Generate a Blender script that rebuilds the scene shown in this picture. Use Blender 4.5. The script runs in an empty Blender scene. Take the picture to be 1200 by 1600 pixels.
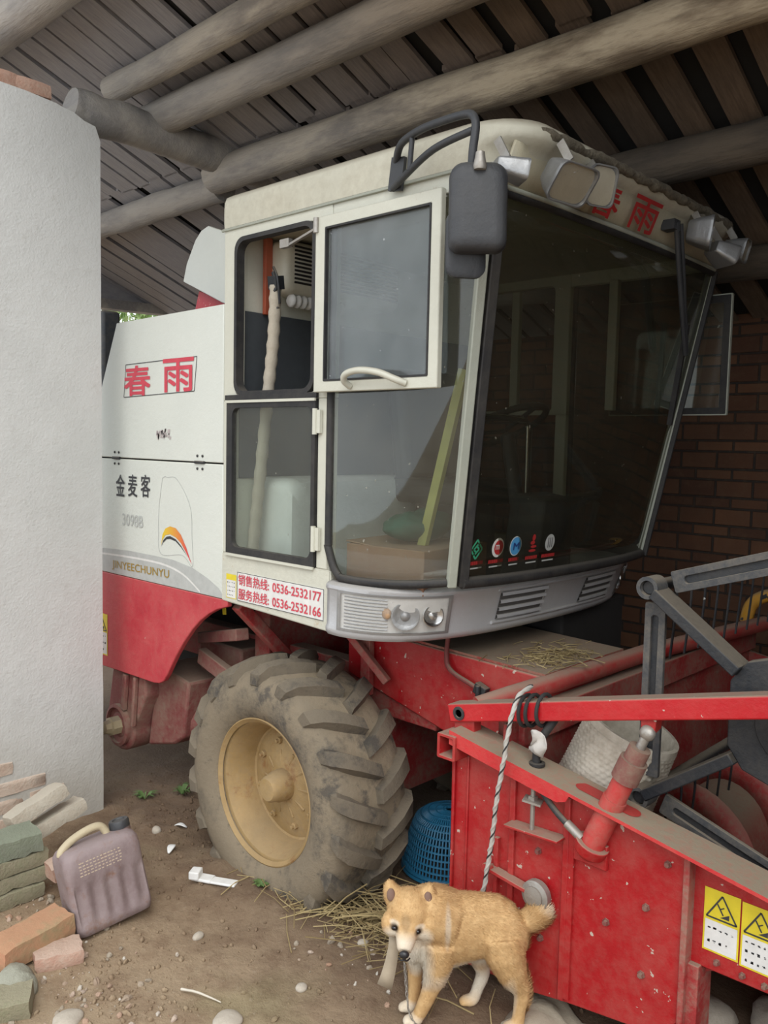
import bpy, math, random
from mathutils import Vector, Matrix, Euler, noise
random.seed(7)
C = bpy.context.scene.collection
S = bpy.context.scene
# ------------------------------------------------------------------ camera
X_ = Vector((0.72438378, 0.07114944, -0.68571561))
Y_ = Vector((0.68905826, -0.04354949, 0.72339626))
Z_ = Vector((0.02160667, -0.99651453, -0.08057266))
cam_d = bpy.data.cameras.new('camera'); cam = bpy.data.objects.new('camera', cam_d); C.objects.link(cam)
right = Vector((X_[0], Y_[0], Z_[0])); down = Vector((X_[1], Y_[1], Z_[1])); fwd = Vector((X_[2], Y_[2], Z_[2]))
m = Matrix((right, -down, -fwd)).transposed().to_4x4(); m.translation = Vector((0, 0, 1.7))
cam.matrix_world = m
cam_d.sensor_fit = 'VERTICAL'; cam_d.sensor_height = 32.0; cam_d.sensor_width = 24.0
cam_d.lens = 1330.0 / 1600.0 * 32.0
cam_d.clip_start = 0.05; cam_d.clip_end = 200
S.camera = cam
# ------------------------------------------------------------------ sky, exposure
W = bpy.data.worlds.new('overcast_sky'); S.world = W; W.use_nodes = True
nt = W.node_tree; bg = nt.nodes['Background']
bg.inputs['Color'].default_value = (0.90, 0.95, 1.0, 1); bg.inputs['Strength'].default_value = 1.0
S.view_settings.view_transform = 'Standard'; S.view_settings.look = 'None'
S.view_settings.gamma = 1.0; S.view_settings.use_curve_mapping = False
S.view_settings.exposure = 0.7
# a weak veiled sun high behind the camera, as under thin cloud
sd = bpy.data.lights.new('veiled_sun', 'SUN'); sd.energy = 1.5; sd.angle = math.radians(55); sd.color = (1, 0.97, 0.92)
so = bpy.data.objects.new('veiled_sun', sd); C.objects.link(so)
so.rotation_euler = Vector((-0.55, 0.45, -0.85)).to_track_quat('-Z', 'Y').to_euler()
# ------------------------------------------------------------------ helpers
def R(d): return math.radians(d)
def setk(o, label=None, cat=None, group=None, kind=None):
    if label: o['label'] = label
    if cat: o['category'] = cat
    if group: o['group'] = group
    if kind: o['kind'] = kind
    return o
def empty(name, loc=(0, 0, 0), rot=(0, 0, 0), **k):
    o = bpy.data.objects.new(name, None); C.objects.link(o); o.location = loc; o.rotation_euler = rot
    o.empty_display_size = 0.1
    return setk(o, **k)
def par(o, parent):
    # children of a thing keep world coordinates; only translation is undone
    o.parent = parent
    base = Vector((0, 0, 0)); q = parent
    while q is not None:
        base += q.location; q = q.parent
    o.location = o.location - base
class MB:
    def __init__(s): s.v = []; s.f = []; s.mi = []; s.m = 0
    def add(s, vs, fs):
        b = len(s.v); s.v += [Vector(p) for p in vs]
        for f in fs: s.f.append([b + i for i in f]); s.mi.append(s.m)
        return s
    def box(s, x0, x1, y0, y1, z0, z1):
        return s.add([(x0, y0, z0), (x1, y0, z0), (x1, y1, z0), (x0, y1, z0), (x0, y0, z1), (x1, y0, z1), (x1, y1, z1), (x0, y1, z1)],
                     [(0, 3, 2, 1), (4, 5, 6, 7), (0, 1, 5, 4), (1, 2, 6, 5), (2, 3, 7, 6), (3, 0, 4, 7)])
    def obox(s, c, size, rot=(0, 0, 0), M=None):
        hx, hy, hz = [a / 2 for a in size]; b = len(s.v); s.box(-hx, hx, -hy, hy, -hz, hz)
        mm = (M or Euler(rot).to_matrix()).to_3x3()
        for i in range(b, len(s.v)): s.v[i] = mm @ s.v[i] + Vector(c)
        return s
    def bar(s, a, b, w, h, up=(0, 0, 1)):
        a = Vector(a); b = Vector(b); d = (b - a); L = d.length; x = d / L
        y = Vector(up).cross(x); y.normalize(); z = x.cross(y)
        return s.obox((a + b) / 2, (L, w, h), M=Matrix((x, y, z)).transposed())
    def prism(s, poly, ax, c0, c1):
        n = len(poly)
        def P(p, c): return {'y': (p[0], c, p[1]), 'x': (c, p[0], p[1]), 'z': (p[0], p[1], c)}[ax]
        vs = [P(p, c0) for p in poly] + [P(p, c1) for p in poly]
        fs = [list(range(n))[::-1], list(range(n, 2 * n))] + [(i, (i + 1) % n, n + (i + 1) % n, n + i) for i in range(n)]
        return s.add(vs, fs)
    def frame(s, o, i, ax, c0, c1):
        n = len(o)
        def P(p, c): return {'y': (p[0], c, p[1]), 'x': (c, p[0], p[1]), 'z': (p[0], p[1], c)}[ax]
        vs = [P(p, c0) for p in o] + [P(p, c0) for p in i] + [P(p, c1) for p in o] + [P(p, c1) for p in i]
        fs = []
        for k in range(n):
            j = (k + 1) % n
            fs += [(k, j, n + j, n + k), (2 * n + k, 3 * n + k, 3 * n + j, 2 * n + j), (k, 2 * n + k, 2 * n + j, j), (n + k, n + j, 3 * n + j, 3 * n + k)]
        return s.add(vs, fs)
    def loft(s, rings, closed=True, caps=True):
        n = len(rings[0]); vs = [p for r in rings for p in r]; fs = []
        for a in range(len(rings) - 1):
            for k in range(n if closed else n - 1):
                j = (k + 1) % n; fs.append((a * n + k, a * n + j, (a + 1) * n + j, (a + 1) * n + k))
        if caps and closed:
            fs.append(list(range(n))[::-1]); fs.append([(len(rings) - 1) * n + k for k in range(n)])
        return s.add(vs, fs)
    def tube(s, pts, r, n=10, caps=True, sq=None):
        pts = [Vector(p) for p in pts]; rings = []
        rr = r if isinstance(r, (list, tuple)) else [r] * len(pts)
        t0 = (pts[1] - pts[0]).normalized(); u = t0.orthogonal().normalized()
        for i, p in enumerate(pts):
            t = (pts[min(i + 1, len(pts) - 1)] - pts[max(i - 1, 0)]).normalized()
            u = (u - t * u.dot(t)).normalized(); w = t.cross(u)
            rings.append([p + (u * math.cos(a) + w * math.sin(a)) * rr[i] for a in [2 * math.pi * k / n for k in range(n)]])
        return s.loft(rings, True, caps)
    def lathe(s, prof, o=(0, 0, 0), ax=(0, 0, 1), n=32, caps=True):
        o = Vector(o); a = Vector(ax).normalized(); u = a.orthogonal().normalized(); w = a.cross(u)
        rings = [[o + a * h + (u * math.cos(t) + w * math.sin(t)) * r for t in [2 * math.pi * k / n for k in range(n)]] for r, h in prof]
        return s.loft(rings, True, caps)
    def ell(s, c, rad, rot=(0, 0, 0), nu=14, nv=9, M=None):
        mm = (M or Euler(rot).to_matrix()).to_3x3(); c = Vector(c); rings = []
        for i in range(1, nv):
            ph = math.pi * i / nv
            rings.append([c + mm @ Vector((rad[0] * math.sin(ph) * math.cos(t), rad[1] * math.sin(ph) * math.sin(t), -rad[2] * math.cos(ph))) for t in [2 * math.pi * k / nu for k in range(nu)]])
        b = len(s.v); s.loft(rings, True, False); n = nu
        s.v += [c + mm @ Vector((0, 0, -rad[2])), c + mm @ Vector((0, 0, rad[2]))]; e = len(s.v)
        for k in range(n):
            j = (k + 1) % n
            s.f.append([b + j, b + k, e - 2]); s.mi.append(s.m)
            s.f.append([b + (nv - 2) * n + k, b + (nv - 2) * n + j, e - 1]); s.mi.append(s.m)
        return s
    def grid(s, rows): return s.loft(rows, False, False)
    def quad(s, a, b, c, d): return s.add([a, b, c, d], [(0, 1, 2, 3)])
    def xf(s, M):
        s.v = [M @ p for p in s.v]; return s
    def build(s, name, mat, parent=None, smooth=None, bevel=0, loc=None, rot=None, seg=2, sub=0, solid=0, local=False, **k):
        me = bpy.data.meshes.new(name); me.from_pydata([tuple(p) for p in s.v], [], s.f); me.validate()
        for mm in (mat if isinstance(mat, (list, tuple)) else [mat]): me.materials.append(mm)
        if len(me.polygons) == len(s.mi) and any(s.mi): me.polygons.foreach_set('material_index', s.mi)
        import bmesh
        bm = bmesh.new(); bm.from_mesh(me); bmesh.ops.recalc_face_normals(bm, faces=bm.faces); bm.to_mesh(me); bm.free()
        if smooth is not None:
            me.polygons.foreach_set('use_smooth', [True] * len(me.polygons)); me.set_sharp_from_angle(angle=R(smooth))
        me.update()
        o = bpy.data.objects.new(name, me); C.objects.link(o)
        if loc is not None: o.location = loc
        if rot is not None: o.rotation_euler = rot
        if solid:
            md = o.modifiers.new('thickness', 'SOLIDIFY'); md.thickness = solid; md.offset = 0
        if bevel:
            md = o.modifiers.new('bevel', 'BEVEL'); md.width = bevel; md.segments = seg; md.limit_method = 'ANGLE'; md.angle_limit = R(35)
            me.polygons.foreach_set('use_smooth', [True] * len(me.polygons))
            md.harden_normals = False
            if smooth is None: me.set_sharp_from_angle(angle=R(50))
        if sub:
            md = o.modifiers.new('subdivision', 'SUBSURF'); md.levels = sub; md.render_levels = sub
        if parent is not None:
            if local: o.parent = parent
            else: par(o, parent)
        return setk(o, **k)
def rrect(x0, x1, z0, z1, r, n=5):
    if not isinstance(r, (list, tuple)): r = [r] * 4
    out = []
    for (cx, cz, a0, q) in ((x0 + r[0], z0 + r[0], 180, r[0]), (x1 - r[1], z0 + r[1], 270, r[1]), (x1 - r[2], z1 - r[2], 0, r[2]), (x0 + r[3], z1 - r[3], 90, r[3])):
        for k in range(n + 1):
            a = R(a0 + 90 * k / n); out.append((cx + q * math.cos(a), cz + q * math.sin(a)))
    return out
def spline(pts, n=6):
    P = [Vector(p) for p in pts]; out = []
    for i in range(len(P) - 1):
        p0 = P[max(i - 1, 0)]; p1 = P[i]; p2 = P[i + 1]; p3 = P[min(i + 2, len(P) - 1)]
        for k in range(n):
            t = k / n
            out.append(0.5 * ((2 * p1) + (p2 - p0) * t + (2 * p0 - 5 * p1 + 4 * p2 - p3) * t * t + (3 * p1 - p0 - 3 * p2 + p3) * t ** 3))
    out.append(P[-1]); return out
def resample(pts, n):
    P = [Vector(p) for p in pts]; L = [0]
    for a, b in zip(P, P[1:]): L.append(L[-1] + (b - a).length)
    out = []
    for k in range(n):
        t = L[-1] * k / (n - 1); i = 0
        while i < len(P) - 2 and L[i + 1] < t: i += 1
        out.append(P[i].lerp(P[i + 1], (t - L[i]) / max(1e-9, L[i + 1] - L[i])))
    return out
def fbm(p, o=4): return noise.fractal(Vector(p), 1.0, 2.0, o)
# lettering: the built-in interface font turned into a mesh and fitted to a width and height
def text(s, w, h, M, mat, name, parent, bold=0.0, th=0.0012, **k):
    cu = bpy.data.curves.new(name, 'FONT'); cu.body = s; cu.size = 1.0; cu.offset = 0.0; cu.extrude = 0.0; cu.resolution_u = 3
    to = bpy.data.objects.new(name, cu); C.objects.link(to); bpy.context.view_layer.update()
    me = bpy.data.meshes.new_from_object(to.evaluated_get(bpy.context.evaluated_depsgraph_get()))
    bpy.data.objects.remove(to); bpy.data.curves.remove(cu)
    xs = [v.co.x for v in me.vertices]; ys = [v.co.y for v in me.vertices]
    x0, x1, y0, y1 = min(xs), max(xs), min(ys), max(ys)
    for v in me.vertices:
        v.co = M @ Vector(((v.co.x - x0) / (x1 - x0) * w, (v.co.y - y0) / (y1 - y0) * h, th))
    if bold:   # heavier strokes: slightly shifted copies of every glyph outline
        mb = MB(); fs = [list(p.vertices) for p in me.polygons]; b_ = bold * h * 0.9
        for i, (dx, dz) in enumerate(((0, 0), (b_, b_), (-b_, b_), (b_, -b_), (-b_, -b_))):
            off = M.to_3x3() @ Vector((dx, dz, 0.00004 * i)); mb.add([v.co + off for v in me.vertices], fs)
        bpy.data.meshes.remove(me); me = bpy.data.meshes.new(name); me.from_pydata([tuple(p) for p in mb.v], [], mb.f)
    me.materials.append(mat); o = bpy.data.objects.new(name, me); C.objects.link(o)
    if parent is not None: par(o, parent)
    return setk(o, **k)
def plane_side(x, y, z, tilt=0.0):   # lettering on a side facing the yard (-y); tilt = rise per metre
    t = math.atan(tilt); return Matrix(((math.cos(t), -math.sin(t), 0, x), (0, 0, -1, y), (math.sin(t), math.cos(t), 0, z), (0, 0, 0, 1)))
def plane_front(x, y, z, lean=0.0):  # lettering on a front facing +x; lean = outward tilt to the top
    l = math.atan(lean); return Matrix(((0, math.sin(l), math.cos(l), x), (1, 0, 0, y), (0, math.cos(l), -math.sin(l), z), (0, 0, 0, 1)))
# ------------------------------------------------------------------ materials
def mat(name):
    mm = bpy.data.materials.new(name); mm.use_nodes = True; t = mm.node_tree
    return mm, t, t.nodes['Principled BSDF']
def N(t, kind, **k):
    n = t.nodes.new(kind)
    for a, b in k.items():
        if a in ('loc',): continue
        try: setattr(n, a, b)
        except Exception: pass
    return n
def nz(t, scale, detail=5, rough=0.6, coord='Object', sc=None, dist=0):
    tc = N(t, 'ShaderNodeTexCoord'); n = N(t, 'ShaderNodeTexNoise'); n.inputs['Scale'].default_value = scale
    n.inputs['Detail'].default_value = detail; n.inputs['Roughness'].default_value = rough; n.inputs['Distortion'].default_value = dist
    if sc:
        mp = N(t, 'ShaderNodeMapping'); mp.inputs['Scale'].default_value = sc; t.links.new(tc.outputs[coord], mp.inputs[0]); t.links.new(mp.outputs[0], n.inputs['Vector'])
    else: t.links.new(tc.outputs[coord], n.inputs['Vector'])
    return n.outputs['Fac']
def ramp(t, inp, a, b, lo=0.0, hi=1.0):
    r = N(t, 'ShaderNodeMapRange'); r.inputs['From Min'].default_value = a; r.inputs['From Max'].default_value = b
    r.inputs['To Min'].default_value = lo; r.inputs['To Max'].default_value = hi; t.links.new(inp, r.inputs['Value']); return r.outputs[0]
def math_(t, op, a, b):
    n = N(t, 'ShaderNodeMath', operation=op)
    for i, q in enumerate((a, b)):
        if isinstance(q, (int, float)): n.inputs[i].default_value = q
        else: t.links.new(q, n.inputs[i])
    return n.outputs[0]
def mix(t, f, a, b):
    n = N(t, 'ShaderNodeMix', data_type='RGBA')
    if isinstance(f, (int, float)): n.inputs[0].default_value = f
    else: t.links.new(f, n.inputs[0])
    for i, q in ((6, a), (7, b)):
        if isinstance(q, (tuple, list)): n.inputs[i].default_value = (*q[:3], 1)
        else: t.links.new(q, n.inputs[i])
    return n.outputs[2]
def bump(t, b, h, dist, strength=1.0):
    n = N(t, 'ShaderNodeBump'); n.inputs['Distance'].default_value = dist; n.inputs['Strength'].default_value = strength
    t.links.new(h, n.inputs['Height']); t.links.new(n.outputs[0], b.inputs['Normal'])
def normal_up(t):
    g = N(t, 'ShaderNodeNewGeometry'); s = N(t, 'ShaderNodeSeparateXYZ'); t.links.new(g.outputs['Normal'], s.inputs[0]); return s.outputs[2]
DUST = (0.27, 0.225, 0.165)
def paint(name, base, dust=DUST, amt=0.25, up=0.8, rough=0.5, metal=0.0, chips=None, chip=0.0, rust=None, rusty=0.0, scale=4.0, bmp=0.0008, vary=0.12, cs=38.0):
    mm, t, b = mat(name)
    n1 = nz(t, scale, 6, 0.65); n2 = nz(t, scale * 9, 4, 0.7)
    v = mix(t, ramp(t, n1, 0.3, 0.7), tuple(c * (1 - vary) for c in base), tuple(min(1, c * (1 + vary)) for c in base))
    if rust: v = mix(t, ramp(t, nz(t, scale * 1.7, 8, 0.75), 0.62 - rusty * 0.3, 0.72 - rusty * 0.2, 0, 0.9), v, rust)
    d = ramp(t, math_(t, 'ADD', math_(t, 'MULTIPLY', n1, 0.6), math_(t, 'MULTIPLY', n2, 0.4)), 0.42, 0.68, 0, min(1, amt * 2))
    u = ramp(t, normal_up(t), 0.3, 0.85, 0, up)
    f = math_(t, 'MAXIMUM', d, math_(t, 'MULTIPLY', u, ramp(t, n2, 0.25, 0.55, 0.75, 1)))
    v = mix(t, f, v, dust)
    if chips:
        cm = ramp(t, nz(t, cs, 3, 0.5), 0.73 - chip, 0.75 - chip); v = mix(t, cm, v, chips)
    t.links.new(v, b.inputs['Base Color']); b.inputs['Metallic'].default_value = metal
    t.links.new(ramp(t, f, 0, 0.7, rough, 0.95), b.inputs['Roughness'])
    if bmp: bump(t, b, n2, bmp * 4, 0.6)
    return mm
def plain(name, col, rough=0.6, metal=0.0, emit=None):
    mm, t, b = mat(name); b.inputs['Base Color'].default_value = (*col, 1); b.inputs['Roughness'].default_value = rough; b.inputs['Metallic'].default_value = metal
    n1 = nz(t, 25, 4); t.links.new(mix(t, ramp(t, n1, 0.3, 0.7), tuple(c * 0.9 for c in col), tuple(min(1, c * 1.08) for c in col)), b.inputs['Base Color'])
    return mm
def glass(name, tint=(0.75, 0.8, 0.78), dirt=0.06, dirtcol=(0.42, 0.4, 0.34), ior=1.5, refl=1.0):
    mm = bpy.data.materials.new(name); mm.use_nodes = True; t = mm.node_tree; t.nodes.remove(t.nodes['Principled BSDF']); out = t.nodes['Material Output']
    tr = N(t, 'ShaderNodeBsdfTransparent'); tr.inputs[0].default_value = (*tint, 1)
    gl = N(t, 'ShaderNodeBsdfGlossy'); gl.inputs['Roughness'].default_value = 0.03; gl.inputs[0].default_value = (refl, refl, refl, 1)
    fr = N(t, 'ShaderNodeFresnel'); ge = N(t, 'ShaderNodeNewGeometry'); t.links.new(ramp(t, ge.outputs['Backfacing'], 0, 1, ior, 1 / ior), fr.inputs[0])
    a = N(t, 'ShaderNodeMixShader'); t.links.new(math_(t, 'MULTIPLY', fr.outputs[0], 0.9), a.inputs[0]); t.links.new(tr.outputs[0], a.inputs[1]); t.links.new(gl.outputs[0], a.inputs[2])
    df = N(t, 'ShaderNodeBsdfDiffuse'); df.inputs[0].default_value = (*dirtcol, 1)
    n1 = nz(t, 5, 6, 0.7); n2 = nz(t, 70, 1, 0.4)
    d = math_(t, 'ADD', ramp(t, n1, 0.3, 0.8, dirt * 0.4, dirt * 2.0), ramp(t, n2, 0.76, 0.80, 0, 0.45))
    bb = N(t, 'ShaderNodeMixShader'); t.links.new(d, bb.inputs[0]); t.links.new(a.outputs[0], bb.inputs[1]); t.links.new(df.outputs[0], bb.inputs[2])
    t.links.new(bb.outputs[0], out.inputs[0]); return mm
CREAM = (0.60, 0.595, 0.505)
m_cream = paint('cream_paint', CREAM, amt=0.07, up=0.55, rough=0.45, rust=(0.30, 0.17, 0.07), rusty=-0.12, vary=0.05)
m_panel = paint('white_panel_paint', (0.66, 0.68, 0.625), amt=0.04, up=0.4, rough=0.4, vary=0.04, dust=(0.5, 0.46, 0.38))
m_sill = paint('rusty_cream_paint', CREAM, amt=0.12, up=0.7, rough=0.55, rust=(0.42, 0.25, 0.10), rusty=0.12, scale=6)
m_roof = paint('dusty_cream_roof', (0.57, 0.545, 0.44), amt=0.22, up=0.9, rough=0.6, dust=(0.25, 0.21, 0.15), scale=3)
m_red = paint('red_paint', (0.39, 0.006, 0.010), amt=0.14, up=0.92, rough=0.45, chips=(0.50, 0.40, 0.33), chip=0.035, scale=3.2, dust=(0.30, 0.22, 0.16))
m_redside = paint('sunfaded_red_paint', (0.50, 0.035, 0.05), amt=0.16, up=0.5, rough=0.5, dust=(0.45, 0.25, 0.20), chips=(0.55, 0.30, 0.26), chip=0.02, cs=60)
m_reddirty = paint('dirty_red_paint', (0.36, 0.03, 0.03), amt=0.45, up=0.9, rough=0.6, scale=6)
m_gearbox = paint('dusty_casting', (0.20, 0.05, 0.045), amt=0.4, up=0.8, rough=0.7, scale=5, dust=(0.25, 0.20, 0.145))
m_grey = paint('dusty_dark_steel', (0.016, 0.019, 0.024), amt=0.06, up=0.6, rough=0.55, scale=7, chips=(0.5, 0.5, 0.48), chip=-0.03)
m_silver = paint('silver_grey_plastic', (0.50, 0.505, 0.52), amt=0.08, up=0.6, rough=0.38, metal=0.25, vary=0.05, dust=(0.33, 0.29, 0.23))
m_black = paint('black_rubber', (0.018, 0.018, 0.02), amt=0.12, up=0.4, rough=0.65, dust=(0.16, 0.14, 0.11))
m_blackpl = paint('black_plastic', (0.035, 0.037, 0.042), amt=0.06, up=0.3, rough=0.5, dust=(0.16, 0.15, 0.13))
m_strip = paint('pale_green_grey_strip', (0.38, 0.40, 0.34), amt=0.1, up=0.4, rough=0.5)
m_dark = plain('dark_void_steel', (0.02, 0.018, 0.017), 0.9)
m_steel = paint('worn_steel', (0.42, 0.40, 0.37), amt=0.25, up=0.5, rough=0.4, metal=0.7)
m_chrome = plain('chromed_tube', (0.75, 0.74, 0.72), 0.2, 1.0)
m_lampglass = glass('lamp_glass', (0.92, 0.92, 0.92), 0.10, (0.6, 0.6, 0.58))
m_reflector = plain('lamp_reflector', (0.78, 0.77, 0.72), 0.22, 1.0)
m_brass = paint('tarnished_reflector', (0.60, 0.53, 0.38), amt=0.1, up=0.1, rough=0.42, metal=0.35)
m_lamphouse = paint('lamp_silver_housing', (0.33, 0.335, 0.34), amt=0.08, up=0.15, rough=0.35, metal=0.6)
m_side_glass = glass('clear_side_glass', (0.88, 0.91, 0.89), 0.045)
m_screen_glass = glass('tinted_windscreen_glass', (0.56, 0.56, 0.50), 0.035, (0.30, 0.28, 0.22))
m_redink = plain('red_lettering', (0.60, 0.06, 0.09), 0.6)
m_redinkd = plain('deep_red_lettering', (0.42, 0.025, 0.025), 0.6)
m_blackink = plain('black_lettering', (0.04, 0.04, 0.045), 0.6)
m_greyink = plain('faded_grey_lettering', (0.48, 0.49, 0.47), 0.6)
m_gold = plain('gold_lettering', (0.36, 0.23, 0.03), 0.45)
m_yellow = plain('yellow_sticker', (0.72, 0.58, 0.03), 0.5)
m_white = plain('white_sticker', (0.72, 0.71, 0.68), 0.5)
m_greyband = plain('grey_stripe', (0.46, 0.47, 0.45), 0.5)
m_orange = plain('orange_print', (0.75, 0.28, 0.02), 0.5)
m_green = plain('green_print', (0.05, 0.40, 0.22), 0.5)
m_blue = plain('blue_print', (0.08, 0.32, 0.62), 0.5)
# ================================================================== SETTING
def ground_z(x, y):
    z = 0.016 * fbm((x * 0.9, y * 0.9, 0.3)) + 0.010 * fbm((x * 3.1, y * 3.1, 1.7)) + 0.004 * fbm((x * 11, y * 11, 4.2), 3)
    # trodden smooth mud runs past the dog; churned soil lies under the machine and by the pier
    d = math.exp(-(((x + 3.1) / 0.5) ** 2 + ((y - 2.1) / 0.5) ** 2)); z += d * (0.03 * abs(fbm((x * 7, y * 7, 2))) + 0.015)
    z += 0.035 * math.exp(-(((x + 2.35) / 0.45) ** 2 + ((y - 1.92) / 0.16) ** 2))
    return z
def axis_pts(lo, a, b, hi, fine, coarse):
    out = []; q = lo
    while q < hi: out.append(q); q += fine if a <= q < b else coarse
    out.append(hi); return out
xs = axis_pts(-12, -3.9, -0.4, 6, 0.02, 0.3); ys = axis_pts(-9, 0.9, 2.9, 9, 0.02, 0.3)
mb = MB(); mb.grid([[(x, y, ground_z(x, y)) for x in xs] for y in ys])
mm, t, b = mat('muddy_earth')
n1 = nz(t, 1.3, 8, 0.65); n2 = nz(t, 9, 8, 0.7); n3 = nz(t, 60, 5, 0.7)
v = mix(t, ramp(t, n1, 0.38, 0.62), (0.26, 0.182, 0.113), (0.34, 0.256, 0.166))
v = mix(t, ramp(t, n2, 0.45, 0.65, 0, 0.7), v, (0.20, 0.13, 0.078))
v = mix(t, ramp(t, nz(t, 2.2, 4, 0.5), 0.56, 0.68, 0, 0.35), v, (0.19, 0.18, 0.08))
v = mix(t, ramp(t, n3, 0.60, 0.72, 0, 0.7), v, (0.36, 0.30, 0.22))
# dark moist soil under the machine, between the pier and the wheel
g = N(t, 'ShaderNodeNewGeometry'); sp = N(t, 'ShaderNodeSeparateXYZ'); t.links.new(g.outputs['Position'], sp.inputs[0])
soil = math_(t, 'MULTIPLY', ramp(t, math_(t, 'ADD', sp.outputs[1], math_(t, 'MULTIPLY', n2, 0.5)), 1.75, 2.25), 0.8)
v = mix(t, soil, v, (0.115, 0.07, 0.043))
t.links.new(v, b.inputs['Base Color']); b.inputs['Roughness'].default_value = 0.9
bump(t, b, math_(t, 'ADD', math_(t, 'MULTIPLY', n2, 0.7), math_(t, 'MULTIPLY', n3, 0.3)), 0.02, 0.9)
m_earth = mm
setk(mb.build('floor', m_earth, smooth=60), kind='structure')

# plastered end wall (left)
m_plaster, t, b = mat('white_plaster')
n1 = nz(t, 1.6, 6, 0.6); n2 = nz(t, 14, 6, 0.7); n3 = nz(t, 90, 3, 0.6)
v = mix(t, ramp(t, n1, 0.35, 0.65), (0.52, 0.525, 0.51), (0.60, 0.605, 0.59))
v = mix(t, ramp(t, n2, 0.58, 0.72, 0, 0.4), v, (0.44, 0.43, 0.40))
g = N(t, 'ShaderNodeNewGeometry'); sp = N(t, 'ShaderNodeSeparateXYZ'); t.links.new(g.outputs['Position'], sp.inputs[0])
v = mix(t, ramp(t, math_(t, 'ADD', sp.outputs[2], math_(t, 'MULTIPLY', n1, 0.5)), 0.85, 0.35, 0, 0.55), v, (0.40, 0.36, 0.29))
t.links.new(v, b.inputs['Base Color']); b.inputs['Roughness'].default_value = 0.9
bump(t, b, math_(t, 'ADD', n2, math_(t, 'MULTIPLY', n3, 0.4)), 0.006, 0.7)
mb = MB()
prof = [(0.85, -0.1), (1.86, -0.1)]
for k in range(25): prof.append((1.862 + 0.003 * fbm((3, 0, k * 0.7)), 0.1 + k * 0.119))
prof += [(1.84, 3.012), (1.79, 3.022), (1.74, 3.045), (1.70, 3.05), (1.67, 3.058), (1.55, 3.07), (1.42, 3.075), (0.85, 3.08)]
mb.prism(prof, 'x', -3.76, -3.48)
wl = mb.build('wall_left', m_plaster, smooth=40); setk(wl, kind='structure')
m_brickw = paint('old_pink_brick', (0.47, 0.27, 0.20), amt=0.3, up=0.5, rough=0.9, dust=(0.5, 0.44, 0.36), scale=8, bmp=0.002)
m_brickg = paint('mossy_grey_brick', (0.27, 0.235, 0.165), amt=0.4, up=0.3, rough=0.9, dust=(0.20, 0.205, 0.12), scale=8, bmp=0.002)
def brickmesh(mb, c, sz=(0.24, 0.115, 0.053), rot=(0, 0, 0), sd=0):
    # a worn brick: subdivided block, rounded and chipped
    n = (7, 4, 3); M = Euler(rot).to_matrix(); idx = {}; vs = []; fs = []
    def vid(i, j, k):
        if (i, j, k) not in idx:
            p = Vector((i / n[0] - .5, j / n[1] - .5, k / n[2] - .5)); q = Vector((p.x * sz[0], p.y * sz[1], p.z * sz[2]))
            e = sum(1 for a in p if abs(abs(a) - .5) < 1e-4)
            if e >= 2: q *= 1 - 0.02 * e
            q += Vector((fbm((q.x * 30 + sd, q.y * 30, q.z * 30)), fbm((q.x * 30, q.y * 30 + sd, 5)), fbm((q.x * 30, sd, q.z * 30)))) * 0.0022 * (1 + e)
            idx[(i, j, k)] = len(vs); vs.append(M @ q + Vector(c))
        return idx[(i, j, k)]
    for ax in range(3):
        a1, a2 = (ax + 1) % 3, (ax + 2) % 3
        for s_ in (0, n[ax]):
            for i in range(n[a1]):
                for j in range(n[a2]):
                    q = []
                    for (di, dj) in ((0, 0), (1, 0), (1, 1), (0, 1)):
                        w = [0, 0, 0]; w[ax] = s_; w[a1] = i + di; w[a2] = j + dj; q.append(vid(*w))
                    fs.append(q)
    mb.add(vs, fs)
mb = MB()
for y0 in (0.86, 1.11, 1.36, 1.50): brickmesh(mb, (-3.60, y0 + 0.08, 3.098), (0.235, 0.235 if y0 < 1.3 else 0.15, 0.06), sd=y0 * 9)
setk(mb.build('brick_course', m_brickw, wl, smooth=60), label='pink bricks showing along the top of the pier')
mb = MB()
for (y0, y1, z0, z1) in ((1.30, 1.46, 0.40, 0.46), (1.32, 1.60, 0.315, 0.375), (1.52, 1.68, 0.25, 0.305), (1.25, 1.50, 0.24, 0.30), (1.30, 1.56, 0.165, 0.225), (1.45, 1.70, 0.09, 0.15)):
    brickmesh(mb, (-3.50, (y0 + y1) / 2, (z0 + z1) / 2 - 0.11), (0.05, y1 - y0, z1 - z0), sd=y0 * 7 + z0)
m_brickpale0 = paint('pale_pink_brick', (.50, .38, .30), amt=.4, up=.4, rough=.95, dust=(.52, .47, .40), scale=8, bmp=.002)
setk(mb.build('exposed_brick', m_brickpale0, wl, smooth=60), label='bare bricks where plaster has fallen from the wall foot')

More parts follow.
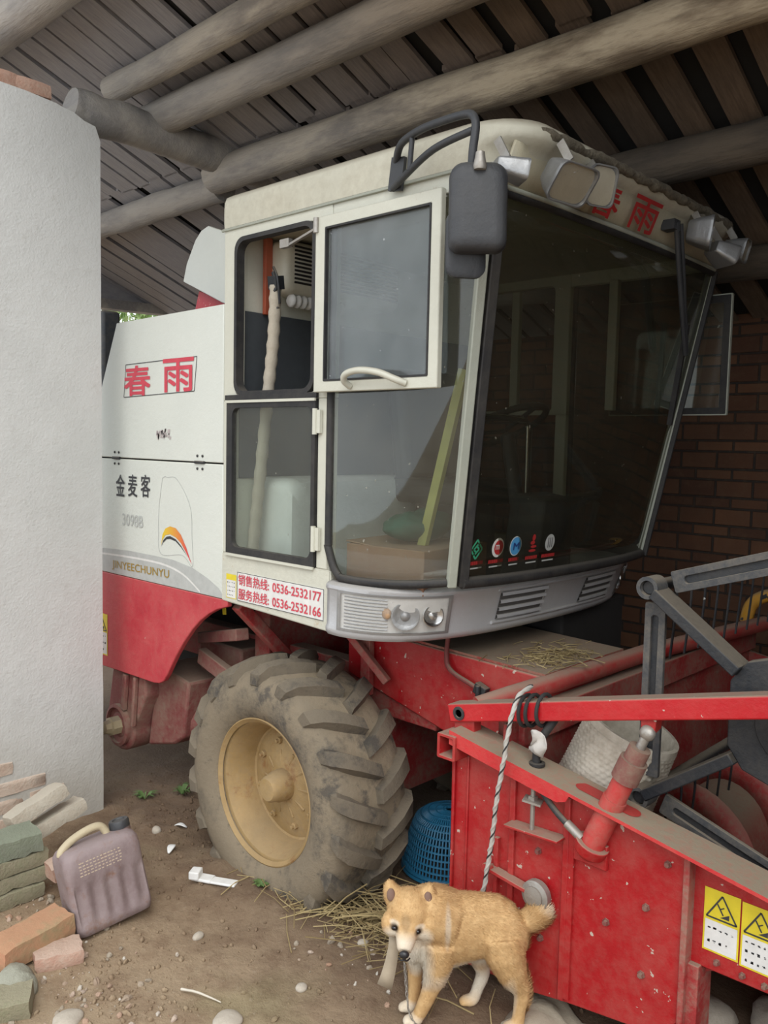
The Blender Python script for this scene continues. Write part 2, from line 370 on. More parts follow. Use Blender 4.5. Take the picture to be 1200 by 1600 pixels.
# brick back wall, courses on edge alternating with flat courses
def brick_mat(name, axis):
    mm, t, b = mat(name); tc = N(t, 'ShaderNodeTexCoord'); sp = N(t, 'ShaderNodeSeparateXYZ'); t.links.new(tc.outputs['Object'], sp.inputs[0])
    cb = N(t, 'ShaderNodeCombineXYZ'); t.links.new(sp.outputs[axis], cb.inputs[0])
    # tall courses of bricks on edge alternate with thin flat courses
    q = math_(t, 'DIVIDE', math_(t, 'ADD', sp.outputs[2], 2.0), 0.150); fl = math_(t, 'FLOOR', q, 0); fc = math_(t, 'SUBTRACT', q, fl)
    row = math_(t, 'ADD', math_(t, 'MULTIPLY', fl, 2.0), math_(t, 'ADD', ramp(t, fc, 0, 0.64), ramp(t, fc, 0.64, 1.0)))
    t.links.new(math_(t, 'MULTIPLY', row, 0.077), cb.inputs[1])
    def bt(rowh, bw, off):
        n = N(t, 'ShaderNodeTexBrick'); n.inputs['Scale'].default_value = 1; n.inputs['Brick Width'].default_value = bw; n.inputs['Row Height'].default_value = rowh
        n.inputs['Mortar Size'].default_value = 0.007; n.inputs['Mortar Smooth'].default_value = 0.3; n.inputs['Bias'].default_value = 0.1; n.offset = off
        n.inputs['Color1'].default_value = (0.19, 0.085, 0.042, 1); n.inputs['Color2'].default_value = (0.10, 0.042, 0.022, 1); n.inputs['Mortar'].default_value = (0.035, 0.028, 0.023, 1)
        t.links.new(cb.outputs[0], n.inputs['Vector']); return n
    big = bt(0.077, 0.195, 0.43)
    n1 = nz(t, 2.0, 6, 0.7); n2 = nz(t, 18, 6, 0.7)
    v = mix(t, ramp(t, n1, 0.35, 0.65, 0, 0.6), big.outputs['Color'], (0.06, 0.033, 0.022)); v = mix(t, ramp(t, n2, 0.5, 0.75, 0, 0.4), v, (0.16, 0.10, 0.06))
    t.links.new(v, b.inputs['Base Color']); b.inputs['Roughness'].default_value = 0.95
    bump(t, b, math_(t, 'SUBTRACT', math_(t, 'MULTIPLY', n2, 0.4), big.outputs['Fac']), 0.012, 1.0); return mm
m_bw = brick_mat('old_brick_wall_long', 0); m_bw2 = brick_mat('old_brick_wall_end', 1)
mb = MB(); mb.box(-5.9, 2.9, 4.5, 4.75, -0.1, 2.75); setk(mb.build('wall_back', m_bw), kind='structure')
mb = MB(); mb.box(2.6, 2.85, 1.3, 4.6, -0.1, 3.9); setk(mb.build('wall_right', m_bw2), kind='structure')
mb = MB(); mb.box(1.2, 2.75, 1.25, 1.45, -0.1, 3.6); setk(mb.build('wall_light_block', m_bw), kind='structure')  # unseen wall, added to keep daylight off the right-hand side

# roof: rough boards running down the slope under tarred felt
def roof_z(y): return 4.17 - 0.4 * y
m_board, t, b = mat('haze_tinted_roof_boards')
n1 = nz(t, 3, 5, 0.6); n2 = nz(t, 16, 6, 0.7, sc=(6, 0.5, 1))
v = mix(t, ramp(t, n2, 0.3, 0.7), (0.105, 0.070, 0.045), (0.19, 0.130, 0.085)); v = mix(t, ramp(t, n1, 0.4, 0.7, 0, 0.6), v, (0.075, 0.055, 0.042))
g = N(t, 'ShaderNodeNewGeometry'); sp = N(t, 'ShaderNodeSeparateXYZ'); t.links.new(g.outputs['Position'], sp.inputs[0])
# pale blue grey haze over the pier end, tinted into the board colour
haze_x = ramp(t, math_(t, 'ADD', sp.outputs[0], math_(t, 'MULTIPLY', n1, 0.8)), -1.5, -3.1)
v = mix(t, math_(t, 'MULTIPLY', haze_x, 0.8), v, mix(t, ramp(t, n2, 0.3, 0.7), (0.30, 0.30, 0.325), (0.44, 0.435, 0.45)))
t.links.new(v, b.inputs['Base Color']); b.inputs['Roughness'].default_value = 0.9; bump(t, b, n2, 0.004, 0.8)
m_felt = plain('tarred_felt', (0.016, 0.015, 0.014), 0.95)
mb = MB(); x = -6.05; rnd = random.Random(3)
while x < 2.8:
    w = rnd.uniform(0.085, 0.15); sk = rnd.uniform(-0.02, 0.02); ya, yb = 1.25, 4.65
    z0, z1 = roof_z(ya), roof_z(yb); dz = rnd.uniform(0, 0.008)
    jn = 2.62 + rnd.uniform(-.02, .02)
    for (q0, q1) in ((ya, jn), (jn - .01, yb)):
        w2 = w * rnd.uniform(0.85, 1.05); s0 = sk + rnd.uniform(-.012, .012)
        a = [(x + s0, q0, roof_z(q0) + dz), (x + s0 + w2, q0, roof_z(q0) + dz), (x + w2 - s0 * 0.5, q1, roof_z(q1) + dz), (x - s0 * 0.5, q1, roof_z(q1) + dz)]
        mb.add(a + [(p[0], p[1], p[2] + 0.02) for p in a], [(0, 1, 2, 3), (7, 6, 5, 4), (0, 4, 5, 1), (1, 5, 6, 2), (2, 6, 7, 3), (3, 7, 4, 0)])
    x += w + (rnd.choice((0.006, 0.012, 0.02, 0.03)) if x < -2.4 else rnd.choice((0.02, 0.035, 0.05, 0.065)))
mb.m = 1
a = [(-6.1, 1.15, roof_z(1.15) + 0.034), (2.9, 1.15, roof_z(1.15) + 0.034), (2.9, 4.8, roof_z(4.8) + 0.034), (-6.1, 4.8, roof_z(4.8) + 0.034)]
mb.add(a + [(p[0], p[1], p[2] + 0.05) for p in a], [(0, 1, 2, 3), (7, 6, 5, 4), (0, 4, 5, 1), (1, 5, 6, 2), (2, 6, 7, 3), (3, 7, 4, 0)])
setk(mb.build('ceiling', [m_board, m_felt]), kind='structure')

# round logs carrying the roof
def logmat(name, c1, c2):
    mm, t, b = mat(name); n1 = nz(t, 2.2, 6, 0.65, sc=(0.8, 3, 3)); n2 = nz(t, 22, 5, 0.7, sc=(0.25, 2, 2))
    v = mix(t, ramp(t, n1, 0.42, 0.58), c1, c2); v = mix(t, ramp(t, n2, 0.5, 0.7, 0, 0.5), v, tuple(c * 0.5 for c in c1))
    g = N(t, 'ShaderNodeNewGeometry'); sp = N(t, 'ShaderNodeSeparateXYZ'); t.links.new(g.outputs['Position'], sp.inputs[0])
    haze_x = ramp(t, math_(t, 'ADD', sp.outputs[0], math_(t, 'MULTIPLY', n1, 0.8)), -1.3, -3.0)
    v = mix(t, math_(t, 'MULTIPLY', haze_x, 0.75), v, mix(t, ramp(t, n1, 0.40, 0.6), (0.30, 0.295, 0.29), (0.44, 0.42, 0.39)))  # haze put into the log colour, paler grey towards the pier end
    t.links.new(v, b.inputs['Base Color']); b.inputs['Roughness'].default_value = 0.9; bump(t, b, n2, 0.008, 0.8); return mm
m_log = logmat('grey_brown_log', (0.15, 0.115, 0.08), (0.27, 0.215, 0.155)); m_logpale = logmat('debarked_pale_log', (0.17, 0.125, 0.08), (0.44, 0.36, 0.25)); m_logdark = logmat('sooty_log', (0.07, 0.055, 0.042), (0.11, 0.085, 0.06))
def roof_log(pts, r, mt, label, sd):
    p = spline(pts, 10); rr = [r * (1 + 0.08 * fbm((i * 0.3, sd, 0))) for i in range(len(p))]
    q = [Vector((a.x, a.y, a.z)) + Vector((0, fbm((i * 0.25, sd, 3)), fbm((i * 0.25, sd, 7)))) * 0.012 for i, a in enumerate(p)]
    mb = MB(); mb.tube(q, rr, 16); o0 = Vector(pts[0]); mb.v = [p_ - o0 for p_ in mb.v]
    return mb.build('roof_log', mt, smooth=50, loc=o0, label=label, cat='beam', group='logs carrying the shed roof')
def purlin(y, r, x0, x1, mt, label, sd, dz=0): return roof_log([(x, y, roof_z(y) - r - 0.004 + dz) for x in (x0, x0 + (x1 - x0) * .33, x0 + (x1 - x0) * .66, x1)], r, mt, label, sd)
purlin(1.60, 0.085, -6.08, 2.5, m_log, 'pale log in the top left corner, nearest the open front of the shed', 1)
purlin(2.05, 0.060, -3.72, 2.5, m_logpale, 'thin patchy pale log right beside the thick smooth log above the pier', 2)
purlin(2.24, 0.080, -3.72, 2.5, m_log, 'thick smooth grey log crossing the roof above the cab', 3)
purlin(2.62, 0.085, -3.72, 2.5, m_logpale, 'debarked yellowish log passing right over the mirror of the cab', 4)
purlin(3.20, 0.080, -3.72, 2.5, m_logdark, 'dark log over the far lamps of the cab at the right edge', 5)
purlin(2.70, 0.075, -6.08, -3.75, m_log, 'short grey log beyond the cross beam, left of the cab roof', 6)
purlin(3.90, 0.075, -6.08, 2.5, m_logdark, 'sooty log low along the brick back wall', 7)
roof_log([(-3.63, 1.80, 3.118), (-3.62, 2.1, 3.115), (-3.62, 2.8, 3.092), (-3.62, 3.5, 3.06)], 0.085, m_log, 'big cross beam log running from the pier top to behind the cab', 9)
mb = MB(); mb.box(-6.06, -5.95, 2.3, 4.52, 2.665, 2.735); mb.v = [Vector((p.x, p.y, p.z + (p.y - 3.5) * .03)) for p in mb.v]
mb2 = MB(); mb2.prism([(2.3, 2.71), (3.95, 2.74), (3.66, 2.715), (2.3, 3.26)], 'x', -6.04, -6.01)
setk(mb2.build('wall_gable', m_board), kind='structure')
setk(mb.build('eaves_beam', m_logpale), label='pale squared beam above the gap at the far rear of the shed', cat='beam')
# ================================================================== COMBINE HARVESTER
HV = empty('combine_harvester', (-2.47, 2.75, 0), label='large red and white combine harvester parked under the shed roof', cat='combine harvester')
YC = 2.78
def mir(p): return Vector((p[0], 2 * YC - p[1], p[2]))
# ---- body panels on the yard side
mb = MB(); mb.prism([(-2.778, 1.608), (-2.778, 2.226), (-3.598, 2.218), (-3.717, 1.977), (-3.90, 1.608)], 'y', 2.0, 2.03)
up_p = mb.build('side_panel', m_panel, HV, bevel=0.004, label='white upper side panel with red characters in a box')
mb = MB(); mb.prism([(-2.772, 1.066), (-2.778, 1.602), (-3.903, 1.602), (-4.17, 1.062)], 'y', 2.0, 2.03)
lo_p = mb.build('side_panel', m_panel, HV, bevel=0.004, label='white lower side panel with grey stripe and gold letters')
mb = MB(); mb.prism([(-2.775, 1.1), (-2.775, 2.2), (-3.59, 2.19), (-4.1, 1.1)], 'y', 2.04, 3.5)
mb.build('grain_tank', m_dark, HV, bevel=0.01)
mb = MB(); mb.box(-4.95, -4.12, 2.25, 3.4, 0.7, 1.9); mb.box(-5.1, -4.66, 2.50, 2.62, 1.9, 2.44)
mb.build('straw_hood', paint('dark_blue_grey_sheet', (0.06, 0.07, 0.085), amt=0.2), HV, bevel=0.02)
# hinges between the two panels
for hx in (-3.597, -2.932):
    mb = MB(); mb.tube([(hx - 0.033, 1.996, 1.606), (hx + 0.033, 1.996, 1.606)], 0.006, 10)
    for dx in (-0.018, 0.018):
        for dz in (-0.026, 0.026): mb.ell((hx + dx, 1.998, 1.606 + dz), (0.006, 0.004, 0.006), nu=8, nv=5)
    mb.build('panel_hinge', m_grey, HV, smooth=50)
def ydecal(poly, y, mt, name, parent, **k):
    mb = MB(); mb.add([(p[0], y, p[1]) for p in poly], [list(range(len(poly)))]); return mb.build(name, mt, parent, **k)
def outline(poly, y, w, mt, name, parent, closed=True):
    mb = MB(); P = [(p[0], y, p[1]) for p in poly]
    if closed: P = P + [P[0]]
    for a, b in zip(P, P[1:]):
        if (Vector(a) - Vector(b)).length > 1e-5: mb.bar(a, b, 0.0006, w, up=(0, 1, 0.001)) if False else mb.bar(a, b, w, 0.0006, up=(0, 1, 0))
    return mb.build(name, mt, parent)
outline([(-3.514, 2.026), (-2.957, 2.034), (-2.975, 1.895), (-3.532, 1.881)], 1.9985, 0.003, m_blackink, 'lettering_border', up_p)
text('春', 0.215, 0.128, plane_side(-3.525, 1.9985, 1.888), m_redink, 'red_lettering', up_p, bold=0.022)
text('雨', 0.225, 0.135, plane_side(-3.205, 1.9985, 1.897), m_redink, 'red_lettering', up_p, bold=0.022)
mb = MB()
for i in range(30):
    cx, cz, w_, h_ = -3.26 + 0.11 * random.random(), 1.70 + 0.035 * random.random(), 0.003 + 0.006 * random.random(), 0.004 + 0.010 * random.random()
    mb.add([(cx - w_, 1.9985, cz - h_), (cx + w_ * .4, 1.9985, cz - h_ * .8), (cx + w_, 1.9985, cz + h_), (cx - w_ * .5, 1.9985, cz + h_)], [(0, 1, 2, 3)])
mb.build('faded_mark', plain('faded_pinkish_print', (.48, .42, .41), .6), up_p)
for i, ch in enumerate('金麦客'):
    text(ch, 0.076, 0.098, plane_side(-3.602 + i * 0.108, 1.9985, 1.432 + 0.004 * i), m_blackink, 'black_lettering', lo_p, bold=0.012)
text('3098B', 0.178, 0.052, plane_side(-3.547, 1.9985, 1.301), m_greyink, 'model_number', lo_p, bold=0.012)
band = [(-4.16, 1.13), (-3.9, 1.165), (-3.725, 1.176), (-3.5, 1.186), (-3.285, 1.186), (-3.13, 1.184), (-2.989, 1.168), (-2.88, 1.138), (-2.80, 1.106), (-2.774, 1.084), (-2.774, 1.068), (-4.165, 1.066)]
ydecal(band, 1.9991, m_greyband, 'grey_stripe', lo_p)
wl_ = spline([(-3.95, 0, 1.135), (-3.725, 0, 1.150), (-3.419, 0, 1.159), (-3.2, 0, 1.156), (-3.05, 0, 1.13), (-2.93, 0, 1.075)], 8)
ydecal([(p.x, p.z + 0.004) for p in wl_] + [(p.x, p.z - 0.005) for p in wl_[::-1]], 1.9988, m_white, 'white_stripe', lo_p)
text('JINYEECHUNYU', 0.484, 0.046, plane_side(-3.641, 1.9984, 1.082, 0.018), m_gold, 'gold_lettering', lo_p, bold=0.006)
ol = spline([(-3.213, 0, 1.53), (-3.19, 0, 1.538), (-3.173, 0, 1.534), (-3.109, 0, 1.534), (-3.037, 0, 1.471), (-2.995, 0, 1.399), (-2.988, 0, 1.29), (-2.984, 0, 1.173), (-3.06, 0, 1.212), (-3.223, 0, 1.20), (-3.244, 0, 1.297), (-3.238, 0, 1.409), (-3.213, 0, 1.53)], 6)
outline([(p.x, p.z) for p in ol], 1.9988, 0.0022, m_greyink, 'decal_outline', lo_p)
sw = [(-3.223, 1.235), (-3.212, 1.285), (-3.19, 1.313), (-3.153, 1.326), (-3.11, 1.322), (-3.07, 1.297), (-3.03, 1.247), (-2.989, 1.18)]
si = [(-3.03, 1.225), (-3.07, 1.262), (-3.11, 1.283), (-3.153, 1.292), (-3.19, 1.285), (-3.212, 1.262)]
mm, t, b = mat('swoosh_print'); tc = N(t, 'ShaderNodeTexCoord'); sp = N(t, 'ShaderNodeSeparateXYZ'); t.links.new(tc.outputs['Object'], sp.inputs[0])
# printed blend from yellow at the left to red at the right tip (object coordinates are world-sized, harvester frame)
f = ramp(t, sp.outputs[0], -3.20, -3.02); t.links.new(mix(t, f, (0.75, 0.52, 0.03), (0.66, 0.05, 0.06)), b.inputs['Base Color'])
ydecal(sw + si, 1.9986, mm, 'swoosh', lo_p)
s2 = [(-3.221, 1.232), (-3.205, 1.262), (-3.18, 1.279), (-3.153, 1.284), (-3.11, 1.275), (-3.07, 1.252), (-3.02, 1.21)]
s3 = [(-3.07, 1.245), (-3.11, 1.266), (-3.153, 1.272), (-3.18, 1.268), (-3.207, 1.25)]
ydecal(s2 + s3, 1.9987, m_blackink, 'swoosh_shadow', lo_p)
# ---- red skirt with wheel arch
arc = [(-3.285, 0.615), (-3.24, 0.622), (-3.205, 0.64), (-3.175, 0.675), (-3.14, 0.725), (-3.107, 0.771), (-3.05, 0.84), (-2.987, 0.905), (-2.93, 0.952), (-2.873, 0.988), (-2.81, 1.018), (-2.742, 1.038)]
mb = MB(); mb.prism([(-4.165, 1.060), (-4.2, 0.60), (-3.735, 0.604)] + arc + [(-2.742, 1.064)], 'y', 2.0, 2.025)
sk_ = mb.build('red_side_skirt', m_redside, HV, bevel=0.004)
def warning(parent, x, z, w, h, y, frac=0.5, rows=2, tri=True, name='warning_sticker', d=0.0006):
    mb = MB(); mb.m = 0
    def q(x0, x1, z0, z1, yy): mb.add([(x0, yy, z0), (x1, yy, z0), (x1, yy, z1), (x0, yy, z1)], [(0, 1, 2, 3)])
    q(x, x + w, z, z + h, y); mb.m = 1; q(x + w * .05, x + w * .95, z + h * .03, z + h * (1 - frac), y - d)
    mb.m = 2; rr = random.Random(int(x * 1000))
    for r in range(rows):
        zz = z + h * (1 - frac) * (1 - (r + 0.6) / (rows + 0.4)); n_ = 5
        for k in range(n_ if r < rows - 1 else n_ - 1):
            xx = x + w * (0.12 + 0.16 * k)
            for _ in range(3): q(xx + rr.uniform(0, w * .06), xx + w * .07 + rr.uniform(0, w * .03), zz + rr.uniform(-.02, .02) * h, zz + rr.uniform(-.02, .02) * h + h * .012, y - 2 * d)
    if tri:
        cx, cz, s_ = x + w / 2, z + h * (1 - frac * .52), w * .42; hh = h * frac * .38
        T = [(cx, cz + hh), (cx - s_, cz - hh), (cx + s_, cz - hh)]
        for a, b_ in zip(T, T[1:] + T[:1]): mb.bar((a[0], y - 1.5 * d, a[1]), (b_[0], y - 1.5 * d, b_[1]), w * .045, d, up=(0, 1, 0))
        # the little sign in the triangle: slanted arm over a wedge
        mb.bar((cx - s_ * .3, y - 1.5 * d, cz + hh * .25), (cx + s_ * .1, y - 1.5 * d, cz - hh * .55), w * .04, d, up=(0, 1, 0))
        mb.bar((cx - s_ * .1, y - 1.5 * d, cz - hh * .1), (cx + s_ * .15, y - 1.5 * d, cz + hh * .1), w * .03, d, up=(0, 1, 0))
        mb.add([(cx - s_ * .1, y - 1.6 * d, cz - hh * .8), (cx + s_ * .5, y - 1.6 * d, cz - hh * .8), (cx + s_ * .5, y - 1.6 * d, cz - hh * .35)], [(0, 1, 2)])
    return mb.build(name, [m_yellow, m_white, m_blackink], parent)
warning(sk_, -3.80, 0.66, 0.11, 0.20, 1.9985, 0.45, 3)

# ---- cab: framework
fr = MB()
def side_frame(y0, y1):
    o = rrect(-2.775, -2.165, 1.852, 2.505, 0.004); i = rrect(-2.700, -2.247, 1.874, 2.460, (0.012, 0.012, 0.03, 0.045)); fr.frame(o, i, 'y', y0, y1)
    fr.prism([(-2.775, 1.060), (-2.145, 1.037), (-2.145, 1.255), (-2.775, 1.255)], 'y', y0, y1)
    fr.box(-2.775, -2.745, y0, y1, 1.255, 1.852); fr.box(-2.222, -2.166, y0, y1, 1.255, 1.852)
    fr.box(-2.165, -1.50, y0 + 0.003, y1, 2.445, 2.505)
side_frame(2.0, 2.045); side_frame(2 * YC - 2.045, 2 * YC - 2.0)
# rear wall with its dark window opening and upper cream band
fr.box(-2.775, -2.745, 2.045, 3.515, 2.205, 2.505); fr.box(-2.775, -2.745, 2.045, 3.515, 1.05, 1.55)
for yy in (2.045, 2.76, 3.47): fr.box(-2.775, -2.75, yy, yy + 0.045, 1.55, 2.205)
cab = fr.build('cab_frame', m_cream, HV, bevel=0.004)
mb = MB(); mb.prism([(-2.772, 1.066), (-2.148, 1.043), (-2.148, 1.252), (-2.772, 1.252)], 'y', 1.9965, 2.001)
sill = mb.build('door_sill', m_sill, HV, label='cream sill under the cab door with rust stains')
mb = MB(); mb.prism([(-2.77, 2.02), (-2.08, 2.02), (-1.96, 2.06), (-1.87, 2.16), (-1.83, 2.3), (-1.81, 2.78), (-1.83, 3.26), (-1.87, 3.40), (-1.96, 3.50), (-2.77, 3.54)], 'z', 1.05, 1.10); mb.build('cab_floor', m_dark, HV)
mb = MB(); mb.box(-2.742, -2.738, 2.05, 3.5, 1.55, 2.205); mb.build('tinted_window', plain('dark_tinted_pane', (0.075, 0.083, 0.092), 0.35), HV)
for xx in (-2.46, -1.935):
    mb = MB(); mb.box(xx - .022, xx + .022, 3.50, 3.53, 1.87, 2.45); mb.build('window_post', m_cream, HV, bevel=0.004)
# red post and cream panel on the rear wall seen through the open window
mb = MB(); mb.box(-2.735, -2.715, 2.155, 2.19, 2.2, 2.5); mb.build('red_bracket', paint('orange_red_paint', (0.45, 0.09, 0.04), amt=0.15), HV, bevel=0.003)
# ---- telephone plate on the sill
mb = MB(); mb.prism([(-2.669, 1.076), (-2.171, 1.074), (-2.171, 1.187), (-2.669, 1.189)], 'y', 1.994, 1.997)
ph = mb.build('telephone_plate', m_white, HV, label='white plate with two red hotline numbers')
outline([(-2.668, 1.077), (-2.172, 1.075), (-2.172, 1.186), (-2.668, 1.188)], 1.9935, 0.002, m_blackink, 'plate_border', ph)
for z, s_, num in ((1.140, '销售热线:', '0536-2532177'), (1.085, '服务热线:', '0536-2532166')):
    text(s_, 0.187, 0.042, plane_side(-2.660, 1.9935, z - 0.001), m_redink, 'hotline_words', ph, bold=0.014)
    text(num, 0.268, 0.033, plane_side(-2.452, 1.9935, z + 0.001), m_redink, 'hotline_number', ph, bold=0.022)
warning(sill, -2.744, 1.078, 0.066, 0.096, 1.9955, 0.24, 4, False, 'notice_sticker')
# ---- cab door (lower half door)
mb = MB(); mb.frame(rrect(-2.742, -2.226, 1.257, 1.850, 0.004), rrect(-2.706, -2.245, 1.285, 1.823, 0.03), 'y', 1.990, 2.012)
door = mb.build('cab_door', m_black, HV, smooth=40, label='lower cab door, black rubber frame round a dirty pane')
mb = MB(); mb.box(-2.72, -2.232, 2.000, 2.004, 1.27, 1.835); mb.build('door_pane', m_side_glass, door)
for z_ in (1.842, 1.249):
    mb = MB(); mb.box(-2.743, -2.225, 1.985, 1.9925, z_, z_ + .010); mb.build('door_edge', m_cream, door)
for z in (1.77, 1.36):
    mb = MB(); mb.tube([(-2.222, 1.985, z - 0.045), (-2.222, 1.985, z + 0.045)], 0.009, 12); mb.box(-2.222, -2.196, 1.985, 1.997, z - .04, z + .04); mb.build('door_hinge', m_cream, door, smooth=50)
mb = MB(); mb.frame(rrect(-2.704, -2.243, 1.870, 2.464, 0.05), rrect(-2.688, -2.259, 1.886, 2.448, 0.045), 'y', 1.994, 2.03); mb.box(-2.75, -2.22, 1.988, 2.02, 1.853, 1.872)
mb.build('window_seal', m_black, HV, smooth=40)
# ---- hinged upper window, folded open against the front glass
mb = MB(); mb.frame(rrect(-2.203, -1.652, 1.868, 2.452, 0.004), rrect(-2.152, -1.690, 1.905, 2.412, 0.004), 'y', 1.958, 1.982)
win = mb.build('swing_window', m_cream, HV, bevel=0.004, label='cream framed swing window folded open')
mb = MB(); mb.box(-2.157, -1.685, 1.969, 1.973, 1.90, 2.417); mb.build('window_pane', glass('dusty_window_pane', (0.74, 0.78, 0.78), 0.10, (0.5, 0.52, 0.53)), win)
mb = MB(); mb.frame(rrect(-2.153, -1.689, 1.904, 2.413, 0.004), rrect(-2.147, -1.695, 1.910, 2.407, 0.004), 'y', 1.956, 1.970); mb.build('pane_gasket', m_black, win)
mb = MB(); mb.tube(spline([(-2.02, 1.957, 1.882), (-2.022, 1.930, 1.900), (-2.00, 1.918, 1.920), (-1.94, 1.915, 1.929), (-1.86, 1.918, 1.920), (-1.80, 1.932, 1.898), (-1.775, 1.957, 1.885)], 6), 0.011, 12)
mb.build('window_handle', m_cream, win, smooth=60)
mb = MB(); mb.tube([(-2.196, 1.955, 2.40), (-2.196, 1.955, 2.45)], 0.010, 10); mb.box(-2.215, -2.18, 1.96, 1.985, 2.41, 2.45); mb.build('window_hinge', m_steel, win, smooth=50)
mb = MB(); mb.bar((-2.205, 1.985, 2.43), (-2.42, 2.02, 2.40), 0.012, 0.008); mb.obox((-2.43, 2.02, 2.41), (0.05, 0.02, 0.03)); mb.build('window_stay', m_steel, win)
# ---- wrap-round front side glass, pillar, windscreen
gb = spline([(-2.165, 2.004, 1.242), (-2.06, 2.004, 1.235), (-1.94, 2.018, 1.236), (-1.83, 2.055, 1.242), (-1.755, 2.105, 1.250), (-1.712, 2.150, 1.256)], 5)
gt = spline([(-2.165, 2.004, 2.45), (-1.95, 2.004, 2.45), (-1.8, 2.004, 2.448), (-1.66, 2.008, 2.444), (-1.56, 2.016, 2.436), (-1.512, 2.026, 2.43)], 5)
gbr = resample(gb, 24); gtr = resample(gt, 24)
def glasspanel(b_, t_, n=12):
    return [[p.lerp(q, k / n) for p, q in zip(b_, t_)] for k in range(n + 1)]
for side, far in (('near', False), ('far', True)):
    rows = glasspanel(gbr, gtr)
    if far: rows = [[mir(p) for p in r] for r in rows]
    mb = MB(); mb.grid(rows); sg = mb.build('side_glass', m_side_glass, HV, smooth=60, solid=0.004)
    mb = MB(); edge = [r[0] for r in rows[::-1]] + rows[0][1:]
    # rubber seal: up the post, rounded corner, along the bottom
    e2 = [r[0] + Vector((0.004, 0, 0)) for r in rows[::-1]][:-1] + spline([rows[1][0], rows[0][0] + Vector((0.03, 0, 0.03)), rows[0][3]], 5) + [p for p in rows[0][4:]]
    e2 = [Vector(p) + (Vector((0, 0.001, 0)) if far else Vector((0, -0.001, 0))) for p in e2]
    mb.tube(e2, 0.014, 8); mb.build('glass_seal', m_black, sg, smooth=60)
wb0 = [(-1.702, 2.165, 1.258), (-1.668, 2.40, 1.256), (-1.652, 2.78, 1.256)]
wb = spline(wb0 + [mir(p) for p in wb0[:2][::-1]], 6)
wt0 = [(-1.505, 2.035, 2.43), (-1.495, 2.35, 2.432), (-1.492, 2.78, 2.434)]
wt = spline(wt0 + [mir(p) for p in wt0[:2][::-1]], 6)
wbr = resample(wb, 30); wtr = resample(wt, 30); rows = glasspanel(wbr, wtr)
mb = MB(); mb.grid(rows); ws = mb.build('windscreen', m_screen_glass, HV, smooth=60, solid=0.005)
mb = MB(); mb.tube([p + Vector((0.004, 0, -0.006)) for p in wbr], 0.02, 8); mb.build('windscreen_seal', m_black, ws, smooth=60)
mb = MB(); mb.tube([p + Vector((0.004, 0, 0)) for p in wtr], 0.013, 8); mb.build('windscreen_seal', m_black, ws, smooth=60)
def pillar(b_, t_, s):
    b_, t_ = Vector(b_), Vector(t_); d = (t_ - b_).normalized()
    mb = MB(); mb.bar(b_ + Vector((-0.012, -0.012 * s, 0)), t_ + Vector((-0.012, -0.012 * s, 0)), 0.03, 0.03, up=(1, -0.6 * s, 0)); p = mb.build('pillar', m_strip, HV, bevel=0.004)
    o = Vector((0.008, 0.022, 0)); mb = MB(); mb.bar(b_ + o, t_ + o, 0.034, 0.022, up=(1, -0.4 * s, 0)); mb.build('pillar_seal', m_black, p, bevel=0.004)
pillar((-1.706, 2.148, 1.24), (-1.508, 2.026, 2.44), 1)
pillar(mir((-1.706, 2.148, 1.24)), mir((-1.508, 2.026, 2.44)), -1)
# front header above the windscreen with the red characters
hb = [p + Vector((-0.004, 0, 0.004)) for p in wtr]; ht = [Vector((p.x + 0.055, p.y, 2.56)) for p in wtr]
for side in (gtr, ):
    pass
mb = MB(); mb.grid([hb, [a.lerp(b_, .5) + Vector((0.004, 0, 0)) for a, b_ in zip(hb, ht)], ht]); hd = mb.build('visor_panel', paint('yellowed_cream_paint', (0.50, 0.455, 0.33), amt=0.2, up=0.5), HV, smooth=60, solid=0.01)
mb = MB(); mb.tube([p + Vector((0.012, 0, 0.012)) for p in wtr], 0.009, 8); mb.build('header_trim', m_strip, hd, smooth=60)
text('春', 0.175, 0.10, plane_front(-1.456, 2.43, 2.452, 0.42), m_redinkd, 'red_lettering', hd, bold=0.022, th=0.004)
text('雨', 0.185, 0.105, plane_front(-1.453, 2.685, 2.452, 0.42), m_redinkd, 'red_lettering', hd, bold=0.022, th=0.004)
# logos along the foot of the windscreen
def ws_pt(y, z):
    k = min(range(len(wbr)), key=lambda i: abs(wbr[i].y - y)); tt = (z - 1.256) / (2.43 - 1.256); return wbr[k].lerp(wtr[k], tt).x
lean = 0.135
def disc(parent, y, z, r, mt, name, d=0.006, n=28, sx=1.0):
    M = plane_front(ws_pt(y, z) + d, y, z, lean); mb = MB(); mb.add([M @ Vector((sx * r * math.cos(2 * math.pi * k / n), r * math.sin(2 * math.pi * k / n), 0)) for k in range(n)], [list(range(n))]); return mb.build(name, mt, parent)
def logo_lines(parent, y, w, z=1.31):
    M = plane_front(ws_pt(y, z) + 0.006, y, z, lean); mb = MB(); rr = random.Random(int(y * 100)); x = -w / 2
    while x < w / 2 - .006:
        q = rr.uniform(.006, .010); mb.add([M @ Vector(p) for p in ((x, 0, 0), (x + q, 0, 0), (x + q, .012, 0), (x, .012, 0))], [(0, 1, 2, 3)]); x += q + .0018
    mb.m = 1; mb.add([M @ Vector(p) for p in ((-w * .42, -.014, 0), (w * .42, -.014, 0), (w * .42, -.009, 0), (-w * .42, -.009, 0))], [(0, 1, 2, 3)])
    mb.build('logo_caption', [m_redinkd, m_greyink], parent)
for y, w in ((2.205, 0.10), (2.305, 0.085), (2.393, 0.062), (2.485, 0.075), (2.585, 0.085)): logo_lines(ws, y, w)
zl = 1.362
M = plane_front(ws_pt(2.205, zl) + .006, 2.205, zl, lean); mb = MB()
